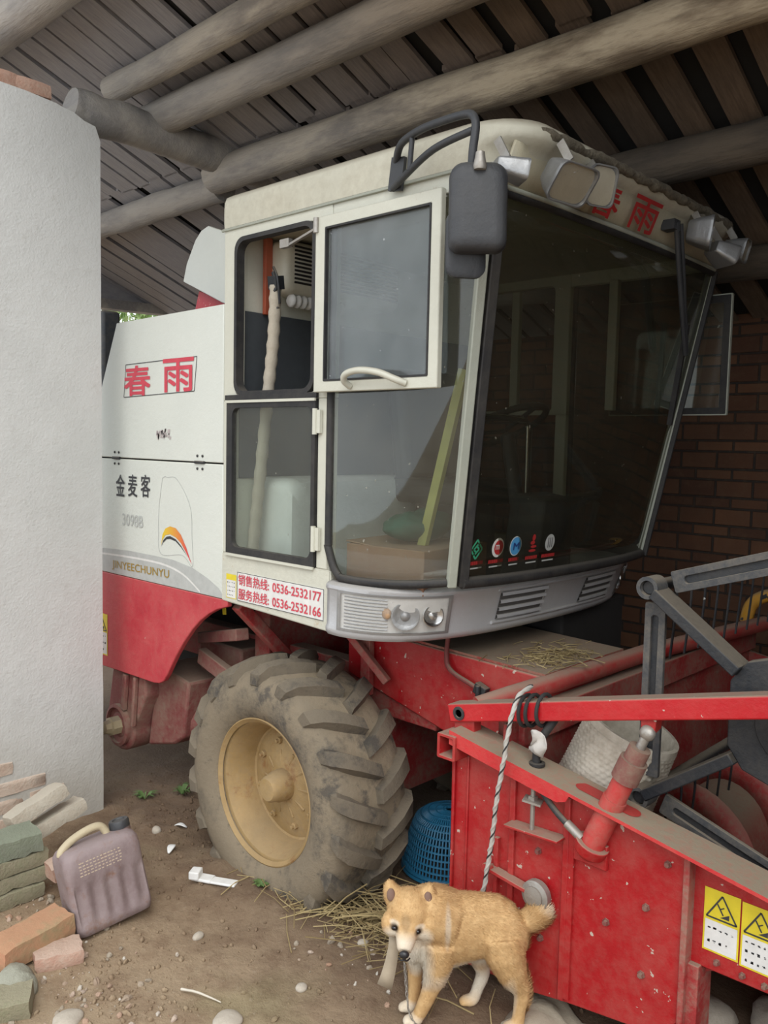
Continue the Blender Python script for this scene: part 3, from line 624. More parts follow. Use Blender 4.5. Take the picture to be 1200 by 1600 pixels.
for s_ in (1, -1):
    for a, b_ in (((-.03 * s_, 0), (0, .032 * s_)), ((0, .032 * s_), (.012 * s_, .020 * s_)), ((-.014 * s_, 0), (.006 * s_, .016 * s_)), ((-.03 * s_, 0), (-.014 * s_, -.016 * s_)), ((-.014 * s_, 0), (.0, -.010 * s_))):
        A, B = Vector((*a, 0)), Vector((*b_, 0)); d = (B - A).normalized() * .0; nrm = Vector((-(B - A).y, (B - A).x, 0)).normalized() * .0035
        mb.add([M @ (A - nrm), M @ (B - nrm), M @ (B + nrm), M @ (A + nrm)], [(0, 1, 2, 3)])
mb.build('green_diamond_logo', m_green, ws)
disc(ws, 2.305, zl, .033, m_white, 'logo_ring', .0055); disc(ws, 2.309, zl, .025, m_redinkd, 'red_round_logo', .0062); text('m', .02, .016, plane_front(ws_pt(2.29, zl) + .007, 2.290, zl - .006, lean), m_white, 'logo_letter', ws, bold=.02, th=0)
disc(ws, 2.393, zl, .034, m_white, 'logo_ring', .0055); disc(ws, 2.393, zl, .031, m_blue, 'blue_round_logo', .0062); text('M', .032, .024, plane_front(ws_pt(2.377, zl) + .007, 2.377, zl - .012, lean), plain('navy_print', (0.02, 0.05, 0.2), .5), 'logo_letter', ws, bold=.03, th=0)
M = plane_front(ws_pt(2.485, zl) + .006, 2.485, zl, lean); mb = MB()
for (cx, cz, a, b_) in ((0, .024, .010, .012), (-.004, .006, .014, .007), (.004, -.008, .018, .005), (-.002, -.022, .022, .005)): mb.add([M @ Vector((cx + a * math.cos(q * .5), cz + b_ * math.sin(q * .5), 0)) for q in range(13)], [list(range(13))])
mb.build('red_figure_logo', m_redinkd, ws)
disc(ws, 2.585, zl, .030, m_greyink, 'white_round_logo', .0055)
M = plane_front(ws_pt(2.585, zl) + .0066, 2.585, zl, lean); mb = MB()
for a in (-.012, 0, .012): mb.add([M @ Vector(p) for p in ((a - .002, -.018, 0), (a + .002, -.018, 0), (a + .002, .018, 0), (a - .002, .018, 0))], [(0, 1, 2, 3)])
mb.build('logo_stripes', m_blackink, ws)
# ---- cab roof
def roof_ring(z, xf, yn, xr=-2.79, rc=0.14, n=8):
    yf = 2 * YC - yn; pts = []
    for (cx, cy, a0, r) in ((xf - rc, yf - rc, 0, rc), (xr + .03, yf - .03, 90, .03), (xr + .03, yn + .03, 180, .03), (xf - rc, yn + rc, 270, rc)):
        for k in range(n + 1): a = R(a0 + 90 * k / n); pts.append((cx + r * math.cos(a), cy + r * math.sin(a)))
    # slightly bowed front edge
    return [Vector((x + (0.025 * (1 - ((y - YC) / .76) ** 2) if x > -1.65 else 0), y, z)) for x, y in pts]
mb = MB()
mb.loft([roof_ring(2.502, -1.50, 2.005), roof_ring(2.505, -1.475, 1.996), roof_ring(2.53, -1.462, 1.994), roof_ring(2.555, -1.44, 1.994), roof_ring(2.566, -1.405, 1.994), roof_ring(2.585, -1.398, 1.994), roof_ring(2.605, -1.405, 1.996), roof_ring(2.625, -1.43, 2.004), roof_ring(2.640, -1.48, 2.03), roof_ring(2.655, -1.60, 2.11), roof_ring(2.672, -1.9, 2.35, -2.6)])
roof = mb.build('cab_roof', m_roof, HV, smooth=55, label='dusty cream cab roof with dirt along its front lip')
lip = []
for k in range(121):
    y = 2.03 + 1.50 * k / 120; lip.append(Vector((-1.412 + 0.025 * (1 - ((y - YC) / .76) ** 2) - 0.085 * max(0, 1 - (y - 2.03) / .11) ** 2 - 0.085 * max(0, 1 - (3.53 - y) / .11) ** 2, y, 2.588)))
mb = MB(); mb.tube([p + Vector((.3 * fbm((1, p.y * 16, 0)), 0, .6 * fbm((5, p.y * 14, 3)))) * .012 for p in lip], [.016 + .010 * fbm((9, p.y * 11, 1)) for p in lip], 10)
mm, t, b = mat('crumbly_dirt'); n2 = nz(t, 60, 6, .75); t.links.new(mix(t, ramp(t, n2, .35, .65), (.14, .115, .08), (.29, .25, .18)), b.inputs['Base Color']); b.inputs['Roughness'].default_value = .95; bump(t, b, n2, .02, 1)
mb.build('lip_dirt', mm, roof, smooth=70, kind='stuff')
mb = MB(); mb.tube([(-2.785, 1.997, 2.503), (-1.56, 1.997, 2.503)], 0.006, 6); mb.build('gutter', m_strip, roof, smooth=60)
# ---- silver front apron with headlamps and grilles
pb0 = [(-2.145, 1.994, 1.036), (-2.06, 1.995, 1.036), (-1.95, 2.038, 1.036), (-1.86, 2.125, 1.038), (-1.80, 2.27, 1.040), (-1.770, 2.48, 1.040), (-1.762, 2.78, 1.040)]
pt0 = [(-2.145, 1.994, 1.218), (-2.04, 1.992, 1.218), (-1.93, 2.010, 1.219), (-1.82, 2.085, 1.220), (-1.742, 2.23, 1.222), (-1.705, 2.48, 1.222), (-1.692, 2.78, 1.222)]
pb = resample(spline(pb0 + [mir(p) for p in pb0[:-1][::-1]], 8), 121); pt = resample(spline(pt0 + [mir(p) for p in pt0[:-1][::-1]], 8), 121)
def fas(s, v, off=0.0):
    # s 0..1 along the apron, v 0..1 from bottom to top, off outward
    f = s * 120; i = min(119, max(0, int(f))); k = f - i
    a = pb[i].lerp(pb[i + 1], k); b_ = pt[i].lerp(pt[i + 1], k); p = a.lerp(b_, v)
    tg = (pb[i + 1] - pb[i]).normalized(); n = Vector((tg.y, -tg.x, 0)); return p + n * off
prof = [(0, -.012), (0, 0.0), (.06, .010), (.14, .012), (.2, .006), (.86, .006), (.90, .012), (.96, .011), (1.0, .003), (1.03, -.02)]
mb = MB(); mb.grid([[fas(k / 120, v, o) for k in range(121)] for v, o in prof])
apron = mb.build('apron', m_silver, HV, smooth=40, solid=0.003, label='silver grey plastic apron below the windscreen')
def s_at(px_y):   # apron parameter where the plan reaches a given y
    return min(range(121), key=lambda i: abs(pb[i].y * .4 + pt[i].y * .6 - px_y) + (0 if i < 61 or px_y > YC else 9)) / 120
def patch(s0, s1, v0, v1, off, n=16, round_=0.0):
    rows = []
    for a in range(9):
        v = v0 + (v1 - v0) * a / 8; rows.append([fas(s0 + (s1 - s0) * k / n, v, off) for k in range(n + 1)])
    return rows
def headlamp(s0, s1, label):
    v0, v1 = 0.17, 0.86; F = MB(); ds = (s1 - s0) * .025; dv = .035
    for (a0, a1, b0, b1) in ((s0 - ds, s1 + ds, v0 - dv, v0 + .01), (s0 - ds, s1 + ds, v1 - .01, v1 + dv), (s0 - ds, s0 + ds * .5, v0, v1), (s1 - ds * .5, s1 + ds, v0, v1)):
        F.loft([[fas(a0 + (a1 - a0) * k / 12, b_, o) for k in range(13)] for b_, o in ((b0, 0), (b0, .016), (b1, .016), (b1, 0))], False, False)
    hl = F.build('headlamp', m_lamphouse, HV, smooth=40, label=label)
    mb = MB(); mb.grid(patch(s0, s1, v0, v1, .0095)); mb.build('lamp_backing', m_white, hl, smooth=60)
    mb = MB()
    for k in range(10):
        v = v0 + .06 + (v1 - v0 - .12) * k / 9; mb.tube([fas(s0 + (s1 - s0) * (.05 + .42 * q / 8), v, .0115) for q in range(9)], .0022, 5)
    mb.build('ribbed_reflector', m_lamphouse, hl, smooth=60)
    for (c, r) in ((.62, .048), (.86, .038)):
        p = fas(s0 + (s1 - s0) * c, .51, .0135); n = (fas(s0 + (s1 - s0) * c, .51, .05) - p).normalized()
        mb = MB(); mb.lathe([(r, 0), (r, .004), (r * .9, .005), (r * .75, .001), (r * .35, .0), (r * .3, .006), (.002, .008)], p, n, 24); mb.build('round_reflector', m_lamphouse if c < .7 else m_chrome, hl, smooth=60)
    p = fas(s0 + (s1 - s0) * .46, .55, .010); mb = MB(); mb.ell(p, (.02, .012, .02), nu=10, nv=6); mb.build('amber_bulb', plain('amber_bulb', (.45, .28, .16), .4), hl, smooth=60)
    mb = MB(); mb.grid(patch(s0, s1, v0, v1, .023)); mb.build('lamp_lens', m_lampglass, hl, smooth=60)
sA = min(range(60), key=lambda i: (pb[i].lerp(pt[i], .5) - Vector((-2.075, 1.994, 1.13))).length) / 120; sB = min(range(60), key=lambda i: abs(pb[i].lerp(pt[i], .5).y - 2.20)) / 120
headlamp(sA, sB, 'clear headlamp at the near corner of the apron'); headlamp(1 - sA, 1 - sB, 'headlamp at the far corner of the apron')
m_slot = plain('shadow_grey_plastic', (.09, .085, .08), .8)
def grille(y0, y1, name):
    s0 = min(range(121), key=lambda i: abs(pb[i].y - y0) + (9 if i < 25 else 0)) / 120; s1 = min(range(121), key=lambda i: abs(pb[i].y - y1) + (9 if i < 25 else 0)) / 120
    mb = MB(); mb.grid(patch(s0, s1, .28, .82, .0098)); g = mb.build('grille_slot', m_slot, apron, smooth=60)
    mb = MB()
    for k in range(4):
        v = .31 + .155 * k; mb.loft([[fas(s0 + (s1 - s0) * q / 12, vv, o) for q in range(13)] for vv, o in ((v - .012, .009), (v - .008, .020), (v + .055, .016), (v + .06, .009))], False, False)
    mb.build('grille_slat', m_silver, apron, smooth=40)
    mb = MB(); mb.tube([fas(s1, .28, .008), fas(s1, .82, .008)], .005, 6); mb.build('grille_edge', m_lamphouse, apron, smooth=60)
grille(2.43, 2.68, 'a'); grille(2.94, 3.20, 'b')
s0 = min(range(121), key=lambda i: abs(pb[i].y - 2.42) + (9 if i < 25 else 0)) / 120; s1 = min(range(121), key=lambda i: abs(pb[i].y - 3.22) + (9 if i < 25 else 0)) / 120
mb = MB()
for v in (.90, .22): mb.tube([fas(s0 + (s1 - s0) * q / 20, v, .010) for q in range(21)], .007, 6)
mb.build('grille_rim', m_silver, apron, smooth=60)
# ---- work lamps
def work_lamp(loc, yaw, pitch, w, h, label, d=.075, lens=m_brass):
    # housing opens forward (+x before turning)
    Mx = Matrix.Translation(loc) @ Euler((0, R(pitch), R(yaw))).to_matrix().to_4x4()
    mb = MB(); rings = []
    for x, k in ((-d, .55), (-d * .95, .62), (-d * .5, .82), (0, .97), (.004, 1.0), (.012, 1.0), (.012, .93), (.0, .90)):
        rings.append([Vector((x, p[0] * k, p[1] * k)) for p in rrect(-w / 2, w / 2, -h / 2, h / 2, min(w, h) * .22, 4)])
    mb.loft(rings, True, True); mb.xf(Mx); o = mb.build('work_lamp', m_lamphouse, HV, smooth=40, label=label)
    mb = MB(); rings = [[Vector((x, p[0] * k, p[1] * k)) for p in rrect(-w / 2, w / 2, -h / 2, h / 2, min(w, h) * .3, 4)] for x, k in ((.004, .9), (-d * .3, .72), (-d * .62, .4), (-d * .68, .1))]
    mb.loft(rings, True, True); mb.xf(Mx); mb.build('lamp_reflector', lens, o, smooth=60)
    mb = MB(); mb.grid([[Mx @ Vector((.008 + .006 * (1 - (2 * a / 6 - 1) ** 2), (b_ / 6 - .5) * w * .93, (a / 6 - .5) * h * .9)) for b_ in range(7)] for a in range(7)]); mb.build('lamp_glass', m_lampglass, o, smooth=60)
    mb = MB(); q = Mx @ Vector((-d * .6, 0, h * .4)); mb.bar(q, q + Vector((-.035, 0, .06)), .025, .006, up=(0, 1, 0)); mb.build('lamp_bracket', m_steel, o)
work_lamp((-1.405, 2.00, 2.455), 55, 10, .085, .06, 'small silver lamp beside the mirror, turned half away')
work_lamp((-1.335, 2.150, 2.445), -8, 38, .165, .115, 'large tilted work lamp above the near top corner of the windscreen')
work_lamp((-1.355, 2.345, 2.485), -20, 14, .105, .12, 'work lamp half behind the large tilted one, hiding the first red character')
work_lamp((-1.345, 3.110, 2.490), 22, 8, .12, .115, 'upright work lamp beside the wiper at the far end')
work_lamp((-1.335, 3.255, 2.430), 62, 22, .12, .075, 'silver backed lamp hanging lowest at the far end')
work_lamp((-1.335, 3.420, 2.480), 10, 14, .09, .09, 'outermost work lamp at the far top corner')
# ---- mirror on its tube bracket
mt_ = [(-1.862, 1.985, 2.573), (-1.80, 1.94, 2.600), (-1.70, 1.905, 2.606), (-1.60, 1.880, 2.600), (-1.50, 1.865, 2.592), (-1.465, 1.86, 2.578), (-1.452, 1.855, 2.545), (-1.455, 1.85, 2.49), (-1.458, 1.85, 2.44)]
mb = MB(); mb.tube(spline(mt_, 6), .0115, 12); mb.tube(spline([(-1.872, 1.985, 2.492), (-1.78, 1.935, 2.500), (-1.62, 1.88, 2.530), (-1.458, 1.855, 2.540)], 6), .0105, 12)
mb.tube([(-1.735, 1.917, 2.604), (-1.742, 1.915, 2.505)], .008, 8); mb.obox((-1.855, 1.984, 2.532), (.055, .012, .10), (0, R(8), 0))
mb.build('mirror_bracket', m_blackpl, HV, smooth=50)
Mx = Matrix.Translation((-1.428, 1.845, 2.330)) @ Euler((0, R(-3), R(-38))).to_matrix().to_4x4() @ Euler((0, 0, 0)).to_matrix().to_4x4()
# local: x = normal towards the front (shell back), y width, z height
mb = MB(); rings = []
for x, k in ((-.028, .93), (-.026, .98), (-.015, 1.0), (.005, .98), (.018, .92), (.026, .78), (.029, .5)):
    rings.append([Vector((x, p[0] * k, p[1] * (1 - (1 - k) * .6))) for p in rrect(-.078, .078, -.118, .118, (.03, .03, .04, .04), 6)])
mb.loft(rings, True, True); mb.xf(Mx @ Euler((0, 0, R(-10))).to_matrix().to_4x4()); mir_ = mb.build('mirror_shell', m_blackpl, HV, smooth=45, label='black plastic back of the near door mirror')
mb = MB(); mb.lathe([(.016, 0), (.018, .01), (.014, .03), (.012, .045)], Mx @ Vector((.03, -.005, .088)), (0, 0, 1), 14); mb.build('mirror_clamp', m_steel, mir_, smooth=60)
mb = MB(); mb.loft([[Vector((x, p[0] * k - .02, p[1] * k - .085)) for p in rrect(-.055, .055, -.09, .09, .03, 5)] for x, k in ((-.07, .96), (-.06, 1), (-.045, 1), (-.04, .9))], True, True); mb.xf(Mx); mb.build('small_mirror', m_blackpl, mir_, smooth=45)
# ---- wiper at the far end of the windscreen
mb = MB(); mb.obox((-1.43, 2.98, 2.505), (.05, .05, .035)); mb.tube([(-1.41, 2.98, 2.515), (-1.425, 3.05, 2.37), (-1.475, 3.25, 2.07)], .010, 8); mb.tube([(-1.41, 3.02, 2.515), (-1.428, 3.10, 2.35), (-1.478, 3.27, 2.08)], .008, 8)
wp = mb.build('wiper_arm', m_blackpl, HV, smooth=50)
mb = MB(); mb.bar((-1.482, 3.27, 2.19), (-1.565, 3.335, 1.80), .014, .02, up=(1, 0, 0)); mb.build('wiper_blade', m_black, wp)
# ---- far swing window
mb = MB(); mb.frame(rrect(-1.98, -1.435, 1.848, 2.352, .004), rrect(-1.974, -1.441, 1.854, 2.346, .004), 'y', 3.585, 3.60); fw = mb.build('swing_window', m_strip, HV, label='far side window standing open beyond the windscreen')
mb = MB(); mb.frame(rrect(-1.975, -1.440, 1.853, 2.347, .004), rrect(-1.945, -1.468, 1.88, 2.318, .004), 'y', 3.583, 3.598); mb.build('pane_gasket', m_black, fw)
mb = MB(); mb.box(-1.95, -1.46, 3.59, 3.593, 1.87, 2.33); mb.build('window_pane', m_side_glass, fw)
# ---- inside the cab
mb = MB(); mb.loft([[Vector((x, p[0], p[1])) for p in rrect(2.19 + q, 2.86 - q, 2.285 + q, 2.495 - q, .035, 5)] for x, q in ((-2.74, 0), (-2.665, 0), (-2.645, .008), (-2.635, .025))], True, True)
ac = mb.build('air_conditioner', paint('ivory_plastic', (.66, .62, .50), amt=.06, up=.3, rough=.45), HV, smooth=40, label='ivory air conditioner on the cab rear wall')
mb = MB()
for k in range(10): z = 2.325 + .0155 * k; mb.box(-2.637, -2.630, 2.235, 2.83, z, z + .0075)
mb.build('air_slot', m_dark, ac)
mb = MB()
for k in range(10): mb.lathe([(.020, 0), (.027, .008), (.027, .014), (.020, .022)], (-2.67, 2.24 + .03 * k, 2.262), (0, 1, 0), 14)
mb.build('drain_bellows', m_white, ac, smooth=50)
pp = spline([(-2.585, 2.10, 2.29), (-2.595, 2.10, 2.10), (-2.612, 2.09, 1.88), (-2.642, 2.083, 1.6), (-2.672, 2.075, 1.32), (-2.69, 2.07, 1.10)], 12)
mb = MB(); mb.tube(pp, [.023 * (1 + .10 * math.sin(i * 1.9)) for i in range(len(pp))], 14); mb.build('cloth_wrapped_pole', paint('tan_wrapping', (.46, .41, .33), amt=.2, up=.2, rough=.9, scale=14), HV, smooth=70)
mb = MB(); mb.obox((-2.583, 2.10, 2.30), (.05, .04, .05), (.2, .1, 0)); mb.tube(spline([(-2.60, 2.10, 2.34), (-2.57, 2.09, 2.28), (-2.60, 2.09, 2.24), (-2.57, 2.10, 2.20)], 6), .008, 8); mb.tube(spline([(-2.60, 2.10, 2.36), (-2.55, 2.08, 2.31), (-2.56, 2.10, 2.22)], 6), .005, 8)
mb.build('pole_clamp', m_grey, HV, smooth=50)
mb = MB(); mb.loft([[Vector((x, p[0], p[1])) for p in rrect(2.125 + q, 3.0 - q, 1.10, 1.555 - q, (.01, .01, .09, .05), 6)] for x, q in ((-2.73, 0), (-2.55, 0), (-2.52, .015), (-2.51, .05))], True, True)
mb.build('white_tank', paint('white_tank_plastic', (.70, .71, .68), amt=.05, up=.3), HV, smooth=45)
st = MB(); st.tube([(-1.92, 2.9, 1.10), (-2.06, 2.9, 1.75)], .03, 12); st.obox((-1.86, 2.85, 1.30), (.16, .24, .42), (0, R(8), 0)); con = st.build('steering_column', m_blackpl, HV, bevel=.01)
mb = MB(); cc = Vector((-2.08, 2.9, 1.78)); ax = Vector((-.45, 0, .9)).normalized(); u = Vector((0, 1, 0)); w_ = ax.cross(u); mb.tube([cc + (u * math.cos(a) + w_ * math.sin(a)) * .185 for a in [2 * math.pi * k / 32 for k in range(33)]], .014, 8)
for a in (0.5, 2.6, 4.7): mb.tube([cc - ax * .02, cc + (u * math.cos(a) + w_ * math.sin(a)) * .185], .009, 6)
mb.build('steering_wheel', m_black, con, smooth=60)
mb = MB(); mb.obox((-2.36, 2.95, 1.50), (.42, .46, .11)); mb.obox((-2.53, 2.95, 1.78), (.10, .44, .50), (0, R(-8), 0)); mb.obox((-2.36, 2.95, 1.3), (.25, .3, .4)); mb.build('driver_seat', plain('dark_seat_vinyl', (.02, .02, .022), .6), HV, bevel=.035, seg=3)
mb = MB(); mb.tube(spline([(-2.0, 2.55, 1.80), (-1.95, 2.70, 1.81), (-1.92, 2.82, 1.80)], 5) + [(-1.92, 2.85, 1.78), (-1.92, 2.86, 1.12)], .013, 10); mb.build('grab_rail', m_chrome, HV, smooth=60)
mb = MB(); mb.bar((-1.98, 2.22, 1.11), (-1.78, 2.25, 1.95), .035, .02, up=(0, 1, 0)); mb.build('yellow_green_strut', plain('olive_yellow_paint', (.34, .33, .10), .5), HV)
mb = MB(); mb.box(-2.35, -1.95, 2.20, 3.3, 1.10, 1.125); mb.build('floor_mat', paint('dusty_floor', (.25, .22, .18), amt=.4), HV)
# ---- things lying in the cab
mb = MB(); mb.obox((0, 0, .075), (.33, .40, .15)); mb.obox((-.1, 0, .152), (.14, .40, .006), (0, R(5), 0))
mb.build('cardboard_box', paint('brown_cardboard', (.24, .125, .075), amt=.15, up=.4, rough=.85), None, bevel=.006, loc=(-1.985, 2.275, 1.20), rot=(0, 0, R(6)), label='brown cardboard box on the cab floor behind the curved side glass', cat='box')
mb = MB(); rr = random.Random(5)
rows = []
for i in range(18):
    v = math.pi * i / 17; row = []
    for k in range(26):
        a = 2 * math.pi * k / 26; p = Vector((.085 * math.sin(v) * math.cos(a), .15 * math.sin(v) * math.sin(a), .055 * (1 + math.cos(v))))
        row.append(p * (1 + .22 * fbm((p.x * 14, p.y * 14, p.z * 14 + 2))))
    rows.append(row)
mb.loft(rows, True, True); mb.build('green_cloth', plain('dark_green_cloth', (.02, .085, .06), .9), None, smooth=80, loc=(-1.99, 2.285, 1.352), label='crumpled dark green cloth on top of the brown cardboard box', cat='cloth')
# ---- rear lid and tank parts showing left of the cab
mb = MB(); mb.prism([(-3.443, 2.423), (-3.415, 2.50), (-3.346, 2.597), (-3.30, 2.632), (-3.247, 2.645), (-3.118, 2.60), (-2.98, 2.56), (-2.98, 2.25), (-3.138, 2.298)], 'y', 2.25, 2.27); mb.build('tank_lid', m_panel, HV, bevel=.004)
mb = MB(); mb.prism([(-3.375, 2.38), (-3.10, 2.30), (-3.0, 2.18), (-3.45, 2.18)], 'y', 2.29, 2.36); mb.build('red_lid_bracket', m_redside, HV, bevel=.004)
# ---- near drive wheel
WC = Vector((-2.475, 2.13, .372)); HW = .18
def spin(prof, n=72): return prof
mb = MB(); prof = [(.268, -.135), (.285, -.165), (.33, -.186), (.385, -.187), (.43, -.170), (.452, -.150), (.462, -.10), (.466, 0), (.462, .10), (.452, .150), (.43, .170), (.385, .187), (.33, .186), (.285, .165), (.268, .135)]
mb.lathe(prof, WC, (0, 1, 0), 96, False)
def lug(mb, th0, side):
    # bar tread: from near the centre line, sweeping back to the shoulder and down the sidewall
    path = [(-.01, .470, 0), (.035, .469, .035), (.09, .466, .085), (.14, .456, .145), (.168, .438, .185), (.180, .41, .21)]
    hts = [.030, .036, .038, .036, .024, .006]; wd = [.028, .030, .033, .036, .034, .024]
    rings = []
    for (yy, r, da), h, w in zip(path, hts, wd):
        th = th0 + da * 1.15; y = yy * side
        # outward direction turns towards the side at the shoulder
        tilt = max(0, (yy - .10)) / .08 * .9
        ro = math.cos(tilt); so = math.sin(tilt) * side; ring = []
        for (dw, dh) in ((-w * 1.15, -.012), (-w * .75, h), (w * .75, h), (w * 1.15, -.012)):
            rr = r + dh * ro; yv = y + dh * so; a = th + dw / r
            ring.append(WC + Vector((rr * math.cos(a), yv, rr * math.sin(a))))
        rings.append(ring)
    mb.loft(rings, True, True)
for k in range(18):
    lug(mb, 2 * math.pi * k / 18, -1); lug(mb, 2 * math.pi * (k + .5) / 18, 1)
for p in mb.v:    # soft, sunken foot of the tyre
    if p.z < .02: k = (.02 - p.z); p.z = .02 - k * .55; p.y += (p.y - WC.y) * k * 1.2
mm, t, b = mat('muddy_tyre_rubber'); n1 = nz(t, 6, 6, .7); n2 = nz(t, 45, 5, .75); v = mix(t, ramp(t, n1, .30, .50), (.06, .055, .05), (.285, .225, .15)); v = mix(t, ramp(t, n2, .36, .60, 0, .7), v, (.305, .245, .165)); v = mix(t, ramp(t, nz(t, 9, 5, .7), .55, .66, 0, .75), v, (.055, .05, .046))
g = N(t, 'ShaderNodeNewGeometry'); v = mix(t, ramp(t, g.outputs['Pointiness'], .50, .56, 0, .55), v, (.05, .047, .043)); t.links.new(v, b.inputs['Base Color']); b.inputs['Roughness'].default_value = .9; bump(t, b, n2, .006, .7)
m_tyre = mm
tyre = mb.build('drive_wheel', m_tyre, HV, smooth=38, label='muddy bar-tread tyre of the near drive wheel')
m_rim = paint('rusty_yellow_rim', (.36, .235, .095), amt=.33, up=.5, rough=.6, rust=(.24, .105, .03), rusty=.22, scale=6, dust=(.285, .22, .14), vary=.25)
mb = MB(); mb.lathe([(.262, -.150), (.276, -.163), (.281, -.160), (.272, -.140), (.258, -.136), (.246, -.118), (.228, -.05), (.222, -.02), (.215, -.015), (.19, -.025), (.12, -.038), (.085, -.05), (.04, -.052), (.001, -.052)], WC, (0, 1, 0), 72, False); rim = mb.build('rim', m_rim, tyre, smooth=40)
mb = MB(); mb.lathe([(.062, -.05), (.060, -.09), (.054, -.102), (.05, -.128), (.042, -.138), (.002, -.143)], WC, (0, 1, 0), 28); mb.build('hub_cap', m_rim, tyre, smooth=40)
for k in range(8):
    a = 2 * math.pi * k / 8 + .3; o = WC + Vector((.165 * math.cos(a), -.03, .165 * math.sin(a))); mb = MB(); mb.lathe([(.014, .01), (.014, -.012), (.008, -.014), (.007, -.024), (.001, -.025)], o, (0, 1, 0), 6); mb.build('wheel_bolt', m_rim, tyre, smooth=30)
for k in range(10):
    a = 2 * math.pi * k / 10; u0 = Vector((math.cos(a), 0, math.sin(a))); mb = MB(); mb.tube([WC + u0 * .08 + Vector((0, -.046, 0)), WC + u0 * .13 + Vector((0, -.037, 0))], .006, 6); mb.build('rim_rib', m_rim, tyre, smooth=50)
far = tyre.copy(); C.objects.link(far); far.location = tyre.location + Vector((0, 1.28, 0)); far.name = 'drive_wheel'; far['label'] = 'far drive wheel in the dark under the machine'
for ch in list(tyre.children):
    c = ch.copy(); C.objects.link(c); c.parent = far
# ---- chassis, axle, gearbox
mb = MB(); mb.tube([(-2.475, 2.25, .37), (-2.475, 3.3, .37)], .09, 16); mb.box(-2.62, -2.30, 2.5, 3.0, .25, .62); mb.build('axle', m_reddirty, HV, smooth=40)
mb = MB(); mb.box(-4.6, -2.0, 2.42, 2.50, .62, .80); mb.box(-4.6, -2.0, 3.0, 3.08, .62, .80); mb.box(-2.95, -2.85, 2.3, 3.2, .55, 1.0); mb.bar((-2.75, 2.06, 1.04), (-2.75, 2.4, .70), .05, .05); mb.build('chassis_beam', m_reddirty, HV, bevel=.006)
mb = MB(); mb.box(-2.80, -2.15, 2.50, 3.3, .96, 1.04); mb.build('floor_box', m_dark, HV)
mb = MB(); mb.bar((-3.22, 2.22, .80), (-2.80, 2.12, .90), .06, .05); mb.bar((-3.15, 2.16, .74), (-2.86, 2.14, .68), .04, .07); mb.build('grey_link', m_gearbox, HV, bevel=.005)
mb = MB(); mb.obox((-2.93, 2.12, 1.0), (.022, .006, .075), (0, R(-8), 0)); mb.build('yellow_clip', m_yellow, HV, bevel=.002)
# gear case with axle end below the skirt
gc = Vector((-3.63, 2.03, .335))
pts = []
for k in range(13): a = R(150 + 200 * k / 12 + 20); pts.append((gc.x + .125 * math.cos(a), gc.z + .125 * math.sin(a)))
mb = MB(); mb.prism(pts + [(-3.40, .52), (-3.42, .66), (-3.60, .66), (-3.70, .60)], 'y', 2.03, 2.15); gb_ = mb.build('gear_case', m_gearbox, HV, bevel=.012, label='dusty red gear case below the skirt')
mb = MB(); mb.lathe([(.10, .01), (.10, -.02), (.085, -.025), (.085, -.01), (.06, -.008), (.055, -.012)], gc, (0, 1, 0), 28); mb.build('case_ring', m_gearbox, gb_, smooth=40)
mb = MB(); mb.lathe([(.045, 0), (.045, -.045), (.035, -.05), (.03, -.075), (.002, -.08)], gc + Vector((0, -.01, 0)), (0, 1, 0), 8); mb.build('axle_nut', paint('dusty_yellow_steel', (.40, .33, .20), amt=.3), gb_, smooth=30)
mb = MB(); mb.bar((-3.575, 2.018, .42), (-3.553, 2.018, .597), .03, .024, up=(0, 1, 0)); mb.bar((-3.49, 2.018, .36), (-3.466, 2.018, .60), .02, .024, up=(0, 1, 0)); mb.build('case_rib', m_gearbox, gb_, bevel=.006)
mb = MB(); mb.prism([(-3.50, .25), (-3.28, .31), (-3.20, .36), (-3.16, .62), (-3.42, .66), (-3.46, .45)], 'y', 2.10, 2.40); mb.tube([(-3.25, 2.2, .42), (-2.6, 2.5, .42)], .09, 14); mb.box(-3.3, -2.98, 2.25, 2.6, .36, .78); mb.build('drive_housing', m_gearbox, HV, bevel=.012)
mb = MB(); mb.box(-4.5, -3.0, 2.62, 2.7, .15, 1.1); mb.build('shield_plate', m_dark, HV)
# rear wheel pair, mostly hidden behind the pier
for yy in (2.25, 3.3):
    mb = MB(); mb.lathe([(.15, -.07), (.24, -.09), (.29, -.07), (.30, 0), (.29, .07), (.24, .09), (.15, .07)], (-4.7, yy, .29), (0, 1, 0), 40, True); mb.build('guide_wheel', m_tyre, HV, smooth=45)
# ---- feeder house with dusty lid
m_dusty = paint('thick_dust_over_red', (.30, .05, .04), amt=.55, up=1.0, rough=.9, dust=(.255, .20, .14), scale=9)
mb = MB(); mb.prism([(-2.46, .955), (-1.52, .930), (-1.50, .54), (-1.805, .607), (-2.253, .711), (-2.46, .76)], 'y', 2.40, 2.96)
feeder = mb.build('feeder_house', m_red, HV, bevel=.006, label='red feeder housing sloping from under the cab to the header')
mb = MB(); mb.prism([(-2.30, .952), (-1.525, .931), (-1.525, .940), (-2.30, .961)], 'y', 2.41, 2.95); mb.build('housing_lid', m_dusty, feeder)
mb = MB(); mb.bar((-2.33, 2.38, .97), (-2.33, 2.38, .70), .05, .03, up=(0, 1, 0)); mb.bar((-2.42, 2.30, 1.0), (-2.20, 2.36, .78), .03, .03); mb.build('housing_bracket', m_reddirty, feeder, bevel=.004)
mb = MB(); pp = spline([(-1.92, 2.385, 1.03), (-1.93, 2.385, .93), (-1.90, 2.38, .88), (-1.76, 2.375, .835), (-1.62, 2.36, .76)], 8); mb.tube(pp, .009, 8); mb.build('oil_pipe', m_gearbox, feeder, smooth=60)
